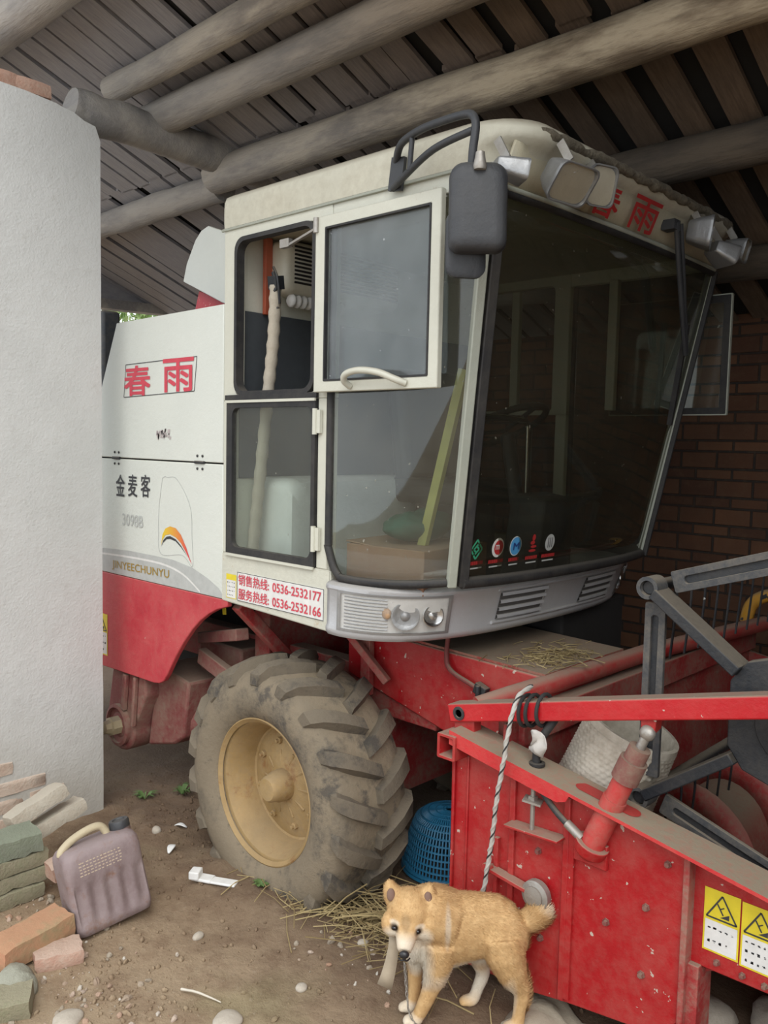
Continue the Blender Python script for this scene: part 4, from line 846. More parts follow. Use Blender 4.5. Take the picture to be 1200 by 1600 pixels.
mb = MB(); mb.obox((-1.765, 2.38, .84), (.05, .03, .04), (0, R(20), 0)); mb.tube([(-1.765, 2.36, .86), (-1.765, 2.36, .815)], .01, 6); mb.build('pipe_clamp', m_grey, feeder, bevel=.004)
m_straw = None
mm, t, b = mat('dry_straw'); tc = N(t, 'ShaderNodeNewGeometry'); rp = N(t, 'ShaderNodeValToRGB'); rp.color_ramp.elements[0].color = (.20, .14, .06, 1); rp.color_ramp.elements[1].color = (.48, .38, .19, 1); t.links.new(tc.outputs['Random Per Island'], rp.inputs[0]); t.links.new(rp.outputs[0], b.inputs['Base Color']); b.inputs['Roughness'].default_value = .8; m_straw = mm
def straw(n, cx, cy, sx, sy, zf, seed, ln=(.03, .09), h=.02, r=.0016):
    rr = random.Random(seed); mb = MB()
    for _ in range(n):
        x = rr.gauss(cx, sx); y = rr.gauss(cy, sy); a = rr.uniform(0, math.pi * 2); l = rr.uniform(*ln); z = zf(x, y) + rr.uniform(.001, h); dz = rr.uniform(-.2, .35) * h
        d = Vector((math.cos(a) * l / 2, math.sin(a) * l / 2, dz)); p = Vector((x, y, z)); k = Vector((rr.uniform(-1, 1), rr.uniform(-1, 1), .3)) * l * .08
        mb.tube([p - d, p + k, p + d], r * rr.uniform(.6, 1.3), 4)
    return mb
straw(260, -1.64, 2.62, .06, .10, lambda x, y: .935, 4).build('chaff', m_straw, None, label='heap of dry straw and chaff lying on the dusty feeder lid', cat='straw', kind='stuff')
mb = MB(); mb.box(-2.7, -1.82, 2.99, 3.50, .35, 1.045); mb.build('under_cab_shade_box', m_dark, HV, bevel=.01)  # dark box added to give the black shade under the cab
# ================= header
mb = MB(); top = [(-1.666, .785), (-.10, .522)]
mb.prism([(-1.660, .03), (-1.336, .060), (-1.215, .085), (-.93, .13), (-.878, .20), (-.878, .655), (-1.666, .786)], 'y', 2.10, 2.118)
plate = mb.build('header_end_plate', m_red, HV, bevel=.003, label='red sheet metal end plate of the cutting header')
mb = MB(); mb.prism([(-.878, .355), (-.10, .375), (.25, .36), (.33, .42), (.25, .46), (-.10, .52), (-.878, .652)], 'y', 2.128, 2.142); front_plate = mb.build('divider_plate', m_red, HV, bevel=.003, label='red front plate with the yellow warning stickers')
mb = MB(); mb.box(-.885, -.868, 2.09, 2.14, .10, .652); mb.prism([(-.885, .10), (-.84, .13), (-.84, .36), (-.885, .36)], 'y', 2.11, 2.2); mb.build('plate_corner_post', m_reddirty, plate, bevel=.003)
mb = MB()
for x in (-1.420, -1.232): z1 = .74 if x < -1.3 else .70; mb.box(x - .010, x + .010, 2.088, 2.101, .09, z1)
mb.box(-1.655, -1.645, 2.09, 2.10, .05, .74); mb.box(-1.60, -1.592, 2.094, 2.10, .05, .72); mb.build('plate_rib', m_red, plate, bevel=.003)
mb = MB(); mb.prism([(-1.42, .565), (-1.235, .575), (-1.235, .583), (-1.42, .573)], 'y', 2.045, 2.10); mb.build('small_shelf', m_red, plate, bevel=.002)
mb = MB(); mb.prism([(-1.225, .10), (-1.205, .10), (-1.205, .60), (-1.225, .60)], 'y', 2.09, 2.1); mb.build('weld_seam', m_red, plate)
def bolt(p, r=.012, parent=None):
    mb = MB(); mb.lathe([(r * 1.5, 0), (r * 1.5, -.003), (r, -.003), (r, -.012), (.002, -.013)], p, (0, 1, 0), 6); return mb.build('bolt', m_gearbox, parent, smooth=30)
for x, z in ((-1.328, .505), (-1.31, .243), (-.985, .469), (-.99, .277), (-1.10, .38)): bolt((x, 2.10, z), .0075, plate)
for x, z in ((-1.16, .665), (-.93, .640)): bolt((x, 2.10, z - .03), .007, plate)
for x, z in ((-.80, .385), (-.735, .38), (-.68, .378)): bolt((x, 2.128, z), .006, front_plate)
mb = MB(); mb.tube([(-1.335, 2.07, .575), (-1.335, 2.07, .70)], .007, 8); mb.obox((-1.335, 2.07, .665), (.055, .045, .006), (0, R(8), R(20))); mb.obox((-1.335, 2.07, .673), (.02, .02, .012)); mb.build('threaded_stud', m_steel, plate, smooth=40)
mb = MB(); mb.bar((-1.489, 2.075, .405), (-1.315, 2.075, .385), .012, .035, up=(0, 1, 0)); mb.lathe([(.018, .0), (.018, -.02), (.002, -.022)], (-1.487, 2.075, .405), (0, 1, 0), 10); mb.box(-1.48, -1.465, 2.085, 2.10, .30, .50)
mb.build('tension_lever', m_red, plate, bevel=.002)
mb = MB(); mb.lathe([(.045, .0), (.045, -.02), (.03, -.024), (.03, -.03), (.002, -.034)], (-1.315, 2.085, .383), (0, 1, 0), 24); mb.build('lever_boss', m_steel, plate, smooth=40)
warning(front_plate, -.840, .408, .092, .168, 2.126, .5, 2); warning(front_plate, -.744, .404, .092, .168, 2.126, .5, 3)
# top flange with a thick coat of dust
ff = lambda x: .807 + (x + 1.618) * -.1667
mb = MB(); xs_ = [-1.632, -1.4, -1.2, -1.0, -.8, -.6, -.2, .1]
xs_ = [-1.632, -1.5, -1.4, -1.3, -1.24, -1.21, -1.2, -1.1, -1.0, -.8, -.6, -.2, .1]
lipd = lambda x: -.045 if x < -1.23 else (-.030 if x < -1.205 else -.010)
mb.loft([[Vector((x, y, ff(x) + (lipd(x) if dz < -.02 else dz))) for x in xs_] for y, dz in ((2.04, -.045), (2.04, 0), (2.165, 0), (2.165, -.009), (2.046, -.009), (2.046, -.045))], False, False)
flange = mb.build('flange', paint('dusty_flange', (.56, .02, .025), amt=.12, up=1.0, rough=.6, dust=(.29, .235, .165), scale=5), HV, label='dust covered top flange of the header end plate')
mb = MB(); mb.frame(rrect(-1.672, -1.60, .715, .795, .006), rrect(-1.662, -1.61, .725, .785, .004), 'y', 2.03, 2.16); mb.build('square_tube_end', m_red, plate, bevel=.002)
mb = MB(); mb.add([(x, y, ff(x) + .0015) for x, y in [(p[0], p[1]) for p in rrect(-1.215, -1.02, 2.085, 2.135, .024, 6)]], [list(range(24))]); mb.build('flange_slot', paint('slot_red', (.40, .02, .02), amt=.1, up=.1), flange)
mb = MB(); mb.lathe([(.024, 0), (.024, .008), (.014, .010), (.014, .0)], (-1.345, 2.10, ff(-1.345)), (0, 0, 1), 16); mb.build('grommet', m_black, flange, smooth=40)
mb = MB(); mb.tube(spline([(-1.345, 2.10, ff(-1.345) - .05), (-1.348, 2.10, ff(-1.345) + .03), (-1.338, 2.105, .84), (-1.31, 2.13, .90), (-1.33, 2.2, .92)], 8), .0125, 10); mb.build('black_pipe', m_black, flange, smooth=60)
mb = MB(); mb.tube(spline([(-1.355, 2.075, .74), (-1.31, 2.07, .705), (-1.25, 2.062, .66), (-1.19, 2.06, .625)], 8), .009, 10); mb.build('grease_hose', m_grey, plate, smooth=60)
mb = MB(); mb.tube([(-1.215, 2.061, .640), (-1.165, 2.06, .612)], .013, 10); mb.build('hose_fitting', m_steel, plate, smooth=60)
# hydraulic cylinder under the reel boom
cb, ct = Vector((-1.150, 2.075, .575)), Vector((-1.005, 2.10, .945)); cd = (ct - cb)
mb = MB(); mb.tube([cb, cb + cd * .46], .034, 18); mb.tube([cb + cd * .46, cb + cd * .70], .030, 18); cy = mb.build('hydraulic_cylinder', paint('scuffed_red_cylinder', (.52, .03, .03), amt=.25, up=.4, rust=(.25, .13, .06), rusty=.05, chips=(.6, .55, .5), chip=.06, cs=20), HV, smooth=40)
mb = MB(); mb.tube([cb + cd * .62, cb + cd * .78], .038, 18); mb.tube([cb + cd * .78, cb + cd * .88], .030, 18); mb.build('gland_nut', m_gearbox, cy, smooth=40)
mb = MB(); mb.tube([cb + cd * .86, ct], .013, 12); mb.ell(ct, (.022, .018, .022)); mb.build('cylinder_rod', m_steel, cy, smooth=60)
mb = MB(); mb.lathe([(.05, .03), (.045, .0), (.02, -.02)], cb, cd, 18, True); mb.box(-1.205, -1.10, 2.085, 2.10, .53, .60); mb.build('cylinder_socket', m_red, plate, bevel=.003)
# reel boom
mb = MB(); mb.bar((-1.675, 2.12, .842), (-.685, 2.12, 1.092), .058, .066, up=(0, 1, 0)); boom = mb.build('reel_boom', paint('boom_red', (.50, .008, .015), amt=.06, up=.95, rough=.4, chips=(.6, .5, .42), chip=.005), HV, bevel=.005, label='straight red boom carrying the reel')
mb = MB(); mb.lathe([(.022, 0), (.022, -.006), (.013, -.007), (.012, -.003), (.001, -.003)], (-1.632, 2.09, .852), (0, 1, 0), 24); mb.build('pivot_pin', m_grey, boom, smooth=40)
mb = MB(); mb.prism([(-1.03, 1.0), (-.98, 1.015), (-.985, .955), (-1.005, .93), (-1.025, .945)], 'y', 2.10, 2.14); mb.build('boom_lug', m_red, boom, bevel=.003)
mb = MB(); mb.prism([(-1.66, .79), (-1.58, .79), (-1.585, .86), (-1.66, .84)], 'y', 2.10, 2.14); mb.build('boom_post', m_red, boom, bevel=.004)
# header trough behind the plate
mb = MB(); mb.box(-1.50, -1.48, 2.14, 4.15, .10, .84); mb.prism([(-1.5, .10), (-1.3, .05), (-1.0, .24), (-.7, .40), (-.1, .42), (-.1, .44), (-.7, .42), (-1.0, .26), (-1.3, .07), (-1.5, .12)], 'y', 2.16, 4.15); mb.box(-1.56, -1.46, 2.2, 4.15, .76, .86)
mb.build('header_trough', m_reddirty, HV, bevel=.005)
mb = MB(); mb.tube([(-1.60, 2.14, .868), (-1.545, 2.24, .895), (-1.515, 2.5, .905), (-1.50, 3.1, .905), (-1.41, 4.1, .895)], .034, 16); mb.build('cross_tube', paint('dirty_red_tube', (.42, .03, .03), amt=.3, up=.8), HV, smooth=60)
mb = MB(); mb.tube([(-1.08, 2.16, .40), (-1.08, 4.1, .40)], .16, 32); ag = mb.build('auger_drum', m_dusty, HV, smooth=50)
mb = MB()
for sgn, y0, y1 in ((1, 2.2, 3.0), (-1, 4.1, 3.3)):
    n = 90; a_ = []; b_ = []
    for k in range(n + 1):
        a = 2 * math.pi * 2.5 * k / n * sgn; y = y0 + (y1 - y0) * k / n; a_.append(Vector((-1.08 + .155 * math.cos(a), y, .40 + .155 * math.sin(a)))); b_.append(Vector((-1.08 + .245 * math.cos(a), y, .40 + .245 * math.sin(a))))
    mb.grid([a_, b_])
mb.build('auger_flight', m_reddirty, ag, smooth=60, solid=.004)
mb = MB(); mb.prism([(-1.66, .05), (-.2, .10), (-.2, .52), (-1.66, .78)], 'y', 4.12, 4.14); mb.build('header_end_plate', m_reddirty, HV)
mb = MB(); mb.tube(spline([(-1.48, 4.06, .90), (-1.46, 4.06, .98), (-1.40, 4.06, 1.03), (-1.30, 4.06, 1.05)], 6), .03, 10); mb.build('orange_guard', paint('orange_yellow_paint', (.62, .30, .02), amt=.2, chips=(.03, .03, .03), chip=.08, cs=18), HV, smooth=60)
# ---- five sided reel
RC = Vector((-.666, 2.25, 1.01)); RR = .515; va = [R(a) for a in (144, 216, 288, 0, 72)]
m_steelbar = paint('dusty_grey_bar', (.055, .058, .063), amt=.22, up=.7, rough=.6, scale=8)
def spider(y, name):
    P = [Vector((RC.x + RR * math.cos(a), y, RC.z + RR * math.sin(a))) for a in va]; c = Vector((RC.x, y, RC.z))
    mb = MB()
    for i in range(5):
        q = P[i].lerp(c, .04); mb.bar(q, P[i].lerp(c, .62), .032, .082, up=(0, 1, 0))
    # hub plate
    hubp = [(RC.x + .20 * math.cos(a + d), RC.z + .20 * math.sin(a + d)) for a in va for d in (-.18, .18)]
    mb.prism(hubp, 'y', y - .018, y + .018); mb.lathe([(.11, -.03), (.11, .03), (.05, .035), (.05, .07)], c, (0, -1, 0), 28)
    o = mb.build(name, m_grey, reel, bevel=.004)
    for i in range(5):
        A, B = P[i], P[(i + 1) % 5]; d = (B - A).normalized(); nrm = Vector((-d.z, 0, d.x)); A2 = A + d * .05 + Vector((0, .03, 0)); B2 = B - d * .05 + Vector((0, .03, 0)); L_ = (B2 - A2).length
        mb = MB(); mm_ = Matrix((d, Vector((0, 1, 0)), nrm)).transposed(); mb.frame(rrect(0, L_, -.031, .031, .006), rrect(.035, L_ - .035, -.011, .011, .010), 'y', -.007, .007); mb.v = [A2 + mm_ @ Vector((p.x, p.y, p.z)) for p in mb.v]
        rb = mb.build('slotted_rim_bar', m_steelbar, o, bevel=.002)
        mb = MB(); mb.obox(A2 + d * (L_ / 2) + Vector((0, .004, 0)), (L_ - .06, .003, .026), M=mm_); mb.build('slot_channel', m_grey, o)
    for i in range(5):
        mb = MB(); mb.lathe([(.032, -.035), (.032, .03), (.021, .03), (.021, -.035), (.032, -.035)], P[i], (0, 1, 0), 20, False); mb.build('corner_bush', m_steelbar, o, smooth=40)
    return P
mb = MB(); mb.tube([RC + Vector((0, -.10, 0)), RC + Vector((0, 1.75, 0))], .045, 16); reel = mb.build('reel', m_grey, HV, smooth=50, label='dark steel five sided gathering reel')
P = spider(2.25, 'reel_spider'); spider(3.95, 'reel_spider')
for p in P:
    mb = MB(); mb.tube([p + Vector((0, -.02, 0)), p + Vector((0, 1.72, 0))], .018, 12); tb = mb.build('tine_bar', m_grey, reel, smooth=60)
    mb = MB()
    for k in range(17):
        q = p + Vector((0, .10 + .098 * k, 0)); mb.tube(spline([q + Vector((.02, 0, 0)), q + Vector((.028, 0, -.05)), q + Vector((.015, 0, -.22))], 4), .004, 6)
    mb.build('tines', m_grey, tb, smooth=60)
# ================================================================== LOOSE THINGS
# ---- white woven basket lying in the header
m_woven, t, b = mat('white_woven_cord'); tc = N(t, 'ShaderNodeTexCoord')
mb = MB(); n = 90; rings = []
bx = Vector((-1.262, 2.335, .62)); H_ = .235
for k in range(49):
    f = k / 48; z = H_ * f; r = .150 - .012 * f; rings.append([Vector(((r + .0055 * abs(math.sin(f * 16 * math.pi)) * (.5 + .5 * math.sin(a * 45 + (math.pi if int(f * 16) % 2 else 0)))) * math.cos(a), (r + .0055 * abs(math.sin(f * 16 * math.pi)) * (.5 + .5 * math.sin(a * 45 + (math.pi if int(f * 16) % 2 else 0)))) * math.sin(a), z)) for a in [2 * math.pi * q / 180 for q in range(180)]])
for f, r in ((1.0, .143), (1.10, .140), (1.10, .128), (.2, .135)): rings.append([Vector((r * math.cos(a), r * math.sin(a), H_ * f)) for a in [2 * math.pi * q / 180 for q in range(180)]])
mb.loft(rings, True, True)
v = mix(t, ramp(t, nz(t, 40, 4), .35, .7), (.60, .55, .46), (.45, .40, .32)); t.links.new(v, b.inputs['Base Color']); b.inputs['Roughness'].default_value = .8
mb.build('woven_basket', m_woven, None, smooth=60, loc=bx, rot=(R(-6), R(20), 0), label='white woven basket tipped inside the red header', cat='basket')
# ---- blue plastic basket upside down behind the wheel
mb = MB(); nb = 76
for k in range(nb):
    a = 2 * math.pi * k / nb; P_ = [Vector((r * math.cos(a), r * math.sin(a), z)) for r, z in ((.185, .0), (.178, .06), (.165, .13), (.14, .195), (.10, .222), (.02, .23))]; mb.tube(P_, .0042, 5)
for r, z in ((.187, .004), (.185, .02), (.181, .045), (.177, .07), (.172, .095), (.167, .12), (.160, .145), (.151, .17), (.139, .195), (.118, .212), (.09, .224), (.06, .227), (.03, .23)):
    mb.tube([Vector((r * math.cos(a), r * math.sin(a), z)) for a in [2 * math.pi * q / nb for q in range(nb + 1)]], .0045 if .03 < z else .008, 5)
mm, t, b = mat('blue_plastic'); b.inputs['Base Color'].default_value = (.02, .16, .30, 1); b.inputs['Roughness'].default_value = .5; m_bluepl = mm
mb.build('plastic_basket', m_bluepl, None, smooth=60, loc=(-2.06, 2.60, ground_z(-2.06, 2.6) + .005), label='blue perforated plastic basket turned over behind the big wheel', cat='basket')
# ---- rope from the boom down to the dog
mm, t, b = mat('black_and_white_twist'); tc = N(t, 'ShaderNodeTexCoord'); m_ropew = plain('grey_white_rope', (.46, .44, .40), .85); m_ropek = plain('black_cord', (.03, .03, .03), .8)
rp = spline([(-1.390, 2.125, .985), (-1.388, 2.07, .975), (-1.387, 2.035, .945), (-1.394, 2.015, .86), (-1.400, 2.010, .79), (-1.425, 2.015, .66), (-1.447, 2.03, .53), (-1.468, 2.04, .43), (-1.485, 2.045, .34), (-1.50, 2.03, .26), (-1.49, 1.99, .22)], 10)
mb = MB(); mb.tube(rp, .0062, 10); rope = mb.build('tether_rope', m_ropew, None, smooth=60, label='twisted black and white rope tied over the red boom and hanging down to the dog', cat='rope')
def helix(path, r, rad, turns, ph=0, nn=260):
    q = resample(path, nn); out = []
    for i, p in enumerate(q):
        tt = (q[min(i + 1, nn - 1)] - q[max(i - 1, 0)]).normalized(); u = tt.cross(Vector((0, 1, .1))).normalized(); w = tt.cross(u); a = 2 * math.pi * turns * i / nn + ph; out.append(p + (u * math.cos(a) + w * math.sin(a)) * r)
    mb = MB(); mb.tube(out, rad, 6); return mb
helix(rp, .0050, .0028, 12).build('black_strand', m_ropek, rope, smooth=60)
helix(rp, .0050, .0038, 12, 2.6).build('white_strand', m_ropew, rope, smooth=60)
mb = MB()
for dx in (-.012, .012, .05):
    mb.tube([Vector((-1.39 + dx, 2.12 + .043 * math.cos(a), .912 + (dx + .0) * .25 + .047 * math.sin(a))) for a in [2 * math.pi * q / 20 for q in range(21)]], .006, 8)
mb.build('rope_knot', m_ropek, rope, smooth=60)
mb = MB(); mb.grid([[Vector((-1.36 + .05 * i / 5 + .012 * math.sin(j), 2.085 - .01 * math.sin(i * 1.3 + j), .865 - .065 * j / 5 + .01 * math.sin(i))) for i in range(6)] for j in range(6)]); 
mb.build('white_rag', plain('white_rag', (.55, .52, .48), .9), rope, smooth=70, solid=.003)
# ---- dog
DG = empty('dog', (.725 * .28 - .6888 * 2.42, .6888 * .28 + .725 * 2.42, .0), (0, 0, R(43.53)), label='small tan and white dog standing side-on with head lowered towards the camera', cat='dog')
def union(parts, vox, sm):
    mb = MB()
    for f in parts: f(mb)
    me = bpy.data.meshes.new('tmp'); me.from_pydata([tuple(p) for p in mb.v], [], mb.f); o = bpy.data.objects.new('tmp', me); C.objects.link(o)
    import bmesh
    bm = bmesh.new(); bm.from_mesh(me); bmesh.ops.recalc_face_normals(bm, faces=bm.faces); bm.to_mesh(me); bm.free()
    md = o.modifiers.new('r', 'REMESH'); md.mode = 'VOXEL'; md.voxel_size = vox
    ms = o.modifiers.new('s', 'SMOOTH'); ms.factor = .5; ms.iterations = sm
    bpy.context.view_layer.update(); me2 = bpy.data.meshes.new_from_object(o.evaluated_get(bpy.context.evaluated_depsgraph_get())); bpy.data.objects.remove(o)
    me2.polygons.foreach_set('use_smooth', [True] * len(me2.polygons)); return me2
def trunk(mb):
    rings = []
    for x, z, ry, rz in ((-.172, .262, .025, .03), (-.158, .258, .050, .075), (-.13, .258, .066, .108), (-.08, .262, .076, .120), (-.02, .272, .073, .108), (.04, .281, .066, .097), (.09, .276, .068, .096), (.13, .262, .064, .088), (.158, .252, .046, .062), (.172, .246, .02, .03)):
        rings.append([Vector((x, ry * math.cos(a), z + rz * math.sin(a))) for a in [2 * math.pi * k / 24 for k in range(24)]])
    mb.loft(rings, True, True)
def T(pts, rr): return lambda mb: mb.tube([Vector(p) for p in spline(pts, 4)], resample_r(rr, (len(pts) - 1) * 4 + 1), 14)
def resample_r(rr, n):
    out = []
    for k in range(n):
        f = k / (n - 1) * (len(rr) - 1); i = min(len(rr) - 2, int(f)); out.append(rr[i] + (rr[i + 1] - rr[i]) * (f - i))
    return out
def Ell(c, r, rot=(0, 0, 0)): return lambda mb: mb.ell(c, r, rot, 18, 12)
dparts = [trunk,
    Ell((-.088, -.034, .245), (.052, .046, .095)), Ell((-.115, .03, .235), (.05, .042, .085)), Ell((.098, -.026, .262), (.078, .056, .088)), Ell((.088, .028, .255), (.07, .05, .08)),
    T([(-.06, 0, .30), (-.11, -.012, .318), (-.155, -.028, .33)], [.085, .088, .075]),
    Ell((-.165, -.03, .255), (.035, .05, .075)),
    Ell((-.178, -.042, .352), (.066, .066, .058)), Ell((-.181, -.060, .330), (.058, .050, .045)),
    Ell((-.226, -.060, .316), (.034, .036, .036)), Ell((-.138, -.064, .309), (.034, .036, .036)),
    T([(-.184, -.085, .318), (-.190, -.118, .298), (-.194, -.142, .280)], [.036, .028, .020]),
    T([(-.184, -.085, .298), (-.190, -.115, .280), (-.193, -.132, .268)], [.028, .020, .013]),
    # ears
    T([(-.222, -.028, .372), (-.232, -.030, .398), (-.238, -.034, .420), (-.238, -.040, .431)], [.030, .026, .015, .005]),
    T([(-.138, -.032, .368), (-.127, -.034, .392), (-.121, -.039, .412), (-.120, -.046, .422)], [.030, .026, .015, .005]),
    # near foreleg, far foreleg
    T([(-.085, -.040, .25), (-.094, -.046, .17), (-.110, -.047, .11), (-.132, -.044, .05), (-.146, -.041, .018)], [.055, .040, .026, .021, .019]), Ell((-.160, -.046, .012), (.030, .022, .016)),
    T([(-.12, .035, .23), (-.147, .030, .17), (-.153, .026, .12), (-.153, .024, .06), (-.158, .020, .018)], [.050, .032, .024, .020, .018]), Ell((-.172, .014, .012), (.028, .021, .016)),
    # near hind leg, far hind leg
    T([(.095, -.035, .27), (.105, -.048, .22), (.128, -.056, .165), (.155, -.058, .115), (.150, -.058, .06), (.146, -.060, .018)], [.066, .060, .044, .026, .019, .019]), Ell((.132, -.064, .012), (.030, .021, .016)),
    T([(.085, .035, .26), (.062, .044, .20), (.045, .048, .15), (.055, .052, .10), (.040, .052, .05), (.030, .052, .018)], [.058, .048, .034, .022, .018, .018]), Ell((.014, .048, .012), (.029, .021, .016)),
    T([(.135, 0, .275), (.165, -.002, .293), (.192, -.005, .312), (.215, -.008, .338), (.238, -.010, .352)], [.032, .033, .038, .042, .030])]
# toes: four on each paw
for (px_, py_, dx) in ((-.160, -.046, -1), (-.172, .014, -1), (.132, -.064, -1), (.014, .048, -1)):
    for q in (-.014, -.005, .005, .014): dparts.append(Ell((px_ - .024 + abs(q) * .35, py_ + q, .009), (.010, .0055, .009)))
dme = union(dparts, .0042, 18)
m_fur, t, b = mat('tan_and_white_fur')
tc = N(t, 'ShaderNodeTexCoord')
def blob(c, r, soft=.35):
    n_ = N(t, 'ShaderNodeVectorMath', operation='SUBTRACT'); t.links.new(tc.outputs['Object'], n_.inputs[0]); n_.inputs[1].default_value = c
    d_ = N(t, 'ShaderNodeVectorMath', operation='DIVIDE'); t.links.new(n_.outputs[0], d_.inputs[0]); d_.inputs[1].default_value = r
    l_ = N(t, 'ShaderNodeVectorMath', operation='LENGTH'); t.links.new(d_.outputs[0], l_.inputs[0])
    return ramp(t, l_.outputs['Value'], 1 - soft, 1 + soft, 1, 0)
nn = nz(t, 30, 4); v = mix(t, ramp(t, nn, .3, .7), (.53, .32, .135), (.65, .43, .205))
WHT = (.72, .66, .55)
for c, r, k in (((-.165, -.045, .205), (.06, .06, .085), 1), ((-.10, -.02, .150), (.09, .06, .035), .9), ((-.0, -.0, .175), (.16, .06, .03), .75), ((.05, .055, .11), (.06, .035, .13), .95), ((.118, -.045, .13), (.022, .05, .09), .8),
                ((-.196, -.135, .288), (.050, .050, .034), .75), ((-.225, -.075, .298), (.026, .04, .026), .8), ((-.140, -.078, .294), (.028, .04, .028), .8), ((-.222, -.095, .338), (.014, .02, .008), .6), ((-.150, -.10, .330), (.014, .02, .008), .6), ((.235, -.01, .356), (.035, .04, .03), .7), ((-.165, -.045, .01), (.04, .03, .022), .8), ((-.172, .014, .01), (.04, .03, .022), .8), ((.135, -.064, .005), (.04, .03, .02), .7), ((-.068, -.07, .315), (.009, .05, .055), .55)):
    v = mix(t, math_(t, 'MULTIPLY', blob(c, r), k), v, WHT)
for c, r, k in (((-.222, -.098, .326), (.013, .02, .010), .85), ((-.155, -.101, .318), (.013, .02, .010), .85), ((-.193, -.152, .274), (.020, .016, .010), .7), ((-.19, -.10, .345), (.014, .05, .022), .35), ((-.233, -.045, .392), (.012, .03, .02), .25)):
    v = mix(t, math_(t, 'MULTIPLY', blob(c, r), k), v, (.05, .03, .02))
t.links.new(v, b.inputs['Base Color']); b.inputs['Roughness'].default_value = .75
bump(t, b, nz(t, 220, 3), .002, .6)
dme.materials.append(m_fur); dog = bpy.data.objects.new('body', dme); C.objects.link(dog); dog.parent = DG; FUR = True
# short coat: fine tapering hairs combed towards the tail, longer on rump and tail, short on face and legs
def coat(count):
    rr = random.Random(21); V = [v_.co.copy() for v_ in dme.vertices]; NN = [v_.normal.copy() for v_ in dme.vertices]; P_ = [tuple(p.vertices) for p in dme.polygons]; cum = []; tot = 0
    for p in dme.polygons: tot += p.area; cum.append(tot)
    import bisect
    vs = []; fs = []; ns = []
    for _ in range(count):
        q = P_[min(len(P_) - 1, bisect.bisect(cum, rr.random() * tot))]
        if len(q) == 4:
            u_, w_ = rr.random(), rr.random(); wt = ((1 - u_) * (1 - w_), u_ * (1 - w_), u_ * w_, (1 - u_) * w_)
        else:
            u_, w_ = rr.random(), rr.random()
            if u_ + w_ > 1: u_, w_ = 1 - u_, 1 - w_
            wt = (1 - u_ - w_, u_, w_)
        c = Vector(); n_ = Vector()
        for k, i in enumerate(q[:len(wt)]): c += V[i] * wt[k]; n_ += NN[i] * wt[k]
        n_.normalize(); x, y, z = c
        if x < -.115 and z > .245 and y < .03 and (x < -.135 or z > .29):      # head
            d = (c - Vector((-.194, -.17, .285))); l = .0055 + .004 * max(0, min(1, (d.length - .08) / .08)); lift = .35
            if d.length < .055: l = .0022
        elif x > .165: d = Vector((.6, 0, .5)); l = .022; lift = .7             # tail
        elif z < .13: d = Vector((.25, 0, -1)); l = .005; lift = .25
        else: d = Vector((1, 0, -.55)); l = .0125; lift = .38
        if -.18 < x < -.10 and z < .25 and z > .13: l = .016; d = Vector((.2, -.2, -1))
        t_ = d - n_ * d.dot(n_)
        if t_.length < 1e-4: continue
        t_.normalize(); dr = (t_ + n_ * lift + Vector((rr.gauss(0, .22), rr.gauss(0, .22), rr.gauss(0, .22)))).normalized(); l *= rr.uniform(.6, 1.25)
        sd_ = dr.cross(n_)
        if sd_.length < 1e-4: continue
        sd_ = sd_.normalized() * .00075; m_ = c + dr * l * .5 - n_ * l * .05; e = c + dr * l - n_ * l * .22; k = len(vs); c = c - n_ * .001
        vs += [c - sd_, c + sd_, m_ + sd_ * .8, m_ - sd_ * .8, e]; fs += [(k, k + 1, k + 2, k + 3), (k + 3, k + 2, k + 4)]
        nn_ = (n_ + Vector((rr.gauss(0, .16), rr.gauss(0, .16), rr.gauss(0, .16)))).normalized(); ns += [nn_] * 5
    me = bpy.data.meshes.new('fur'); me.from_pydata([tuple(p) for p in vs], [], fs); me.materials.append(m_fur); me.polygons.foreach_set('use_smooth', [True] * len(fs)); me.update()
    me.normals_split_custom_set_from_vertices([tuple(p) for p in ns]); o = bpy.data.objects.new('fur', me); C.objects.link(o); o.parent = DG; o['kind'] = 'stuff'
coat(52000)
m_eye = plain('dark_eye', (.012, .008, .006), .08); m_nose = plain('black_nose', (.02, .02, .022), .35)
for c in ((-.2215, -.1015, .3265), (-.1555, -.1035, .3185)):
    mb = MB(); mb.ell(c, (.0095, .008, .0070)); mb.build('eye', m_eye, DG, smooth=80, local=True)
mb = MB(); mb.ell((-.1945, -.160, .284), (.0145, .010, .011)); mb.ell((-.1945, -.158, .276), (.007, .008, .008)); mb.build('nose', m_nose, DG, smooth=80, local=True)
mb = MB(); mb.tube(spline([(-.210, -.150, .268), (-.203, -.158, .266), (-.194, -.161, .269), (-.186, -.158, .265), (-.178, -.149, .267)], 5), .0022, 6); mb.build('mouth', m_nose, DG, smooth=80, local=True)
for c, r in (((-.2335, -.0535, .398), (.012, .007, .018)), ((-.126, -.0575, .392), (.012, .007, .018))):
    mb = MB(); mb.ell(c, r, (R(-20), 0, 0)); mb.build('inner_ear', plain('inner_ear', (.20, .12, .09), .8), DG, smooth=80, local=True)
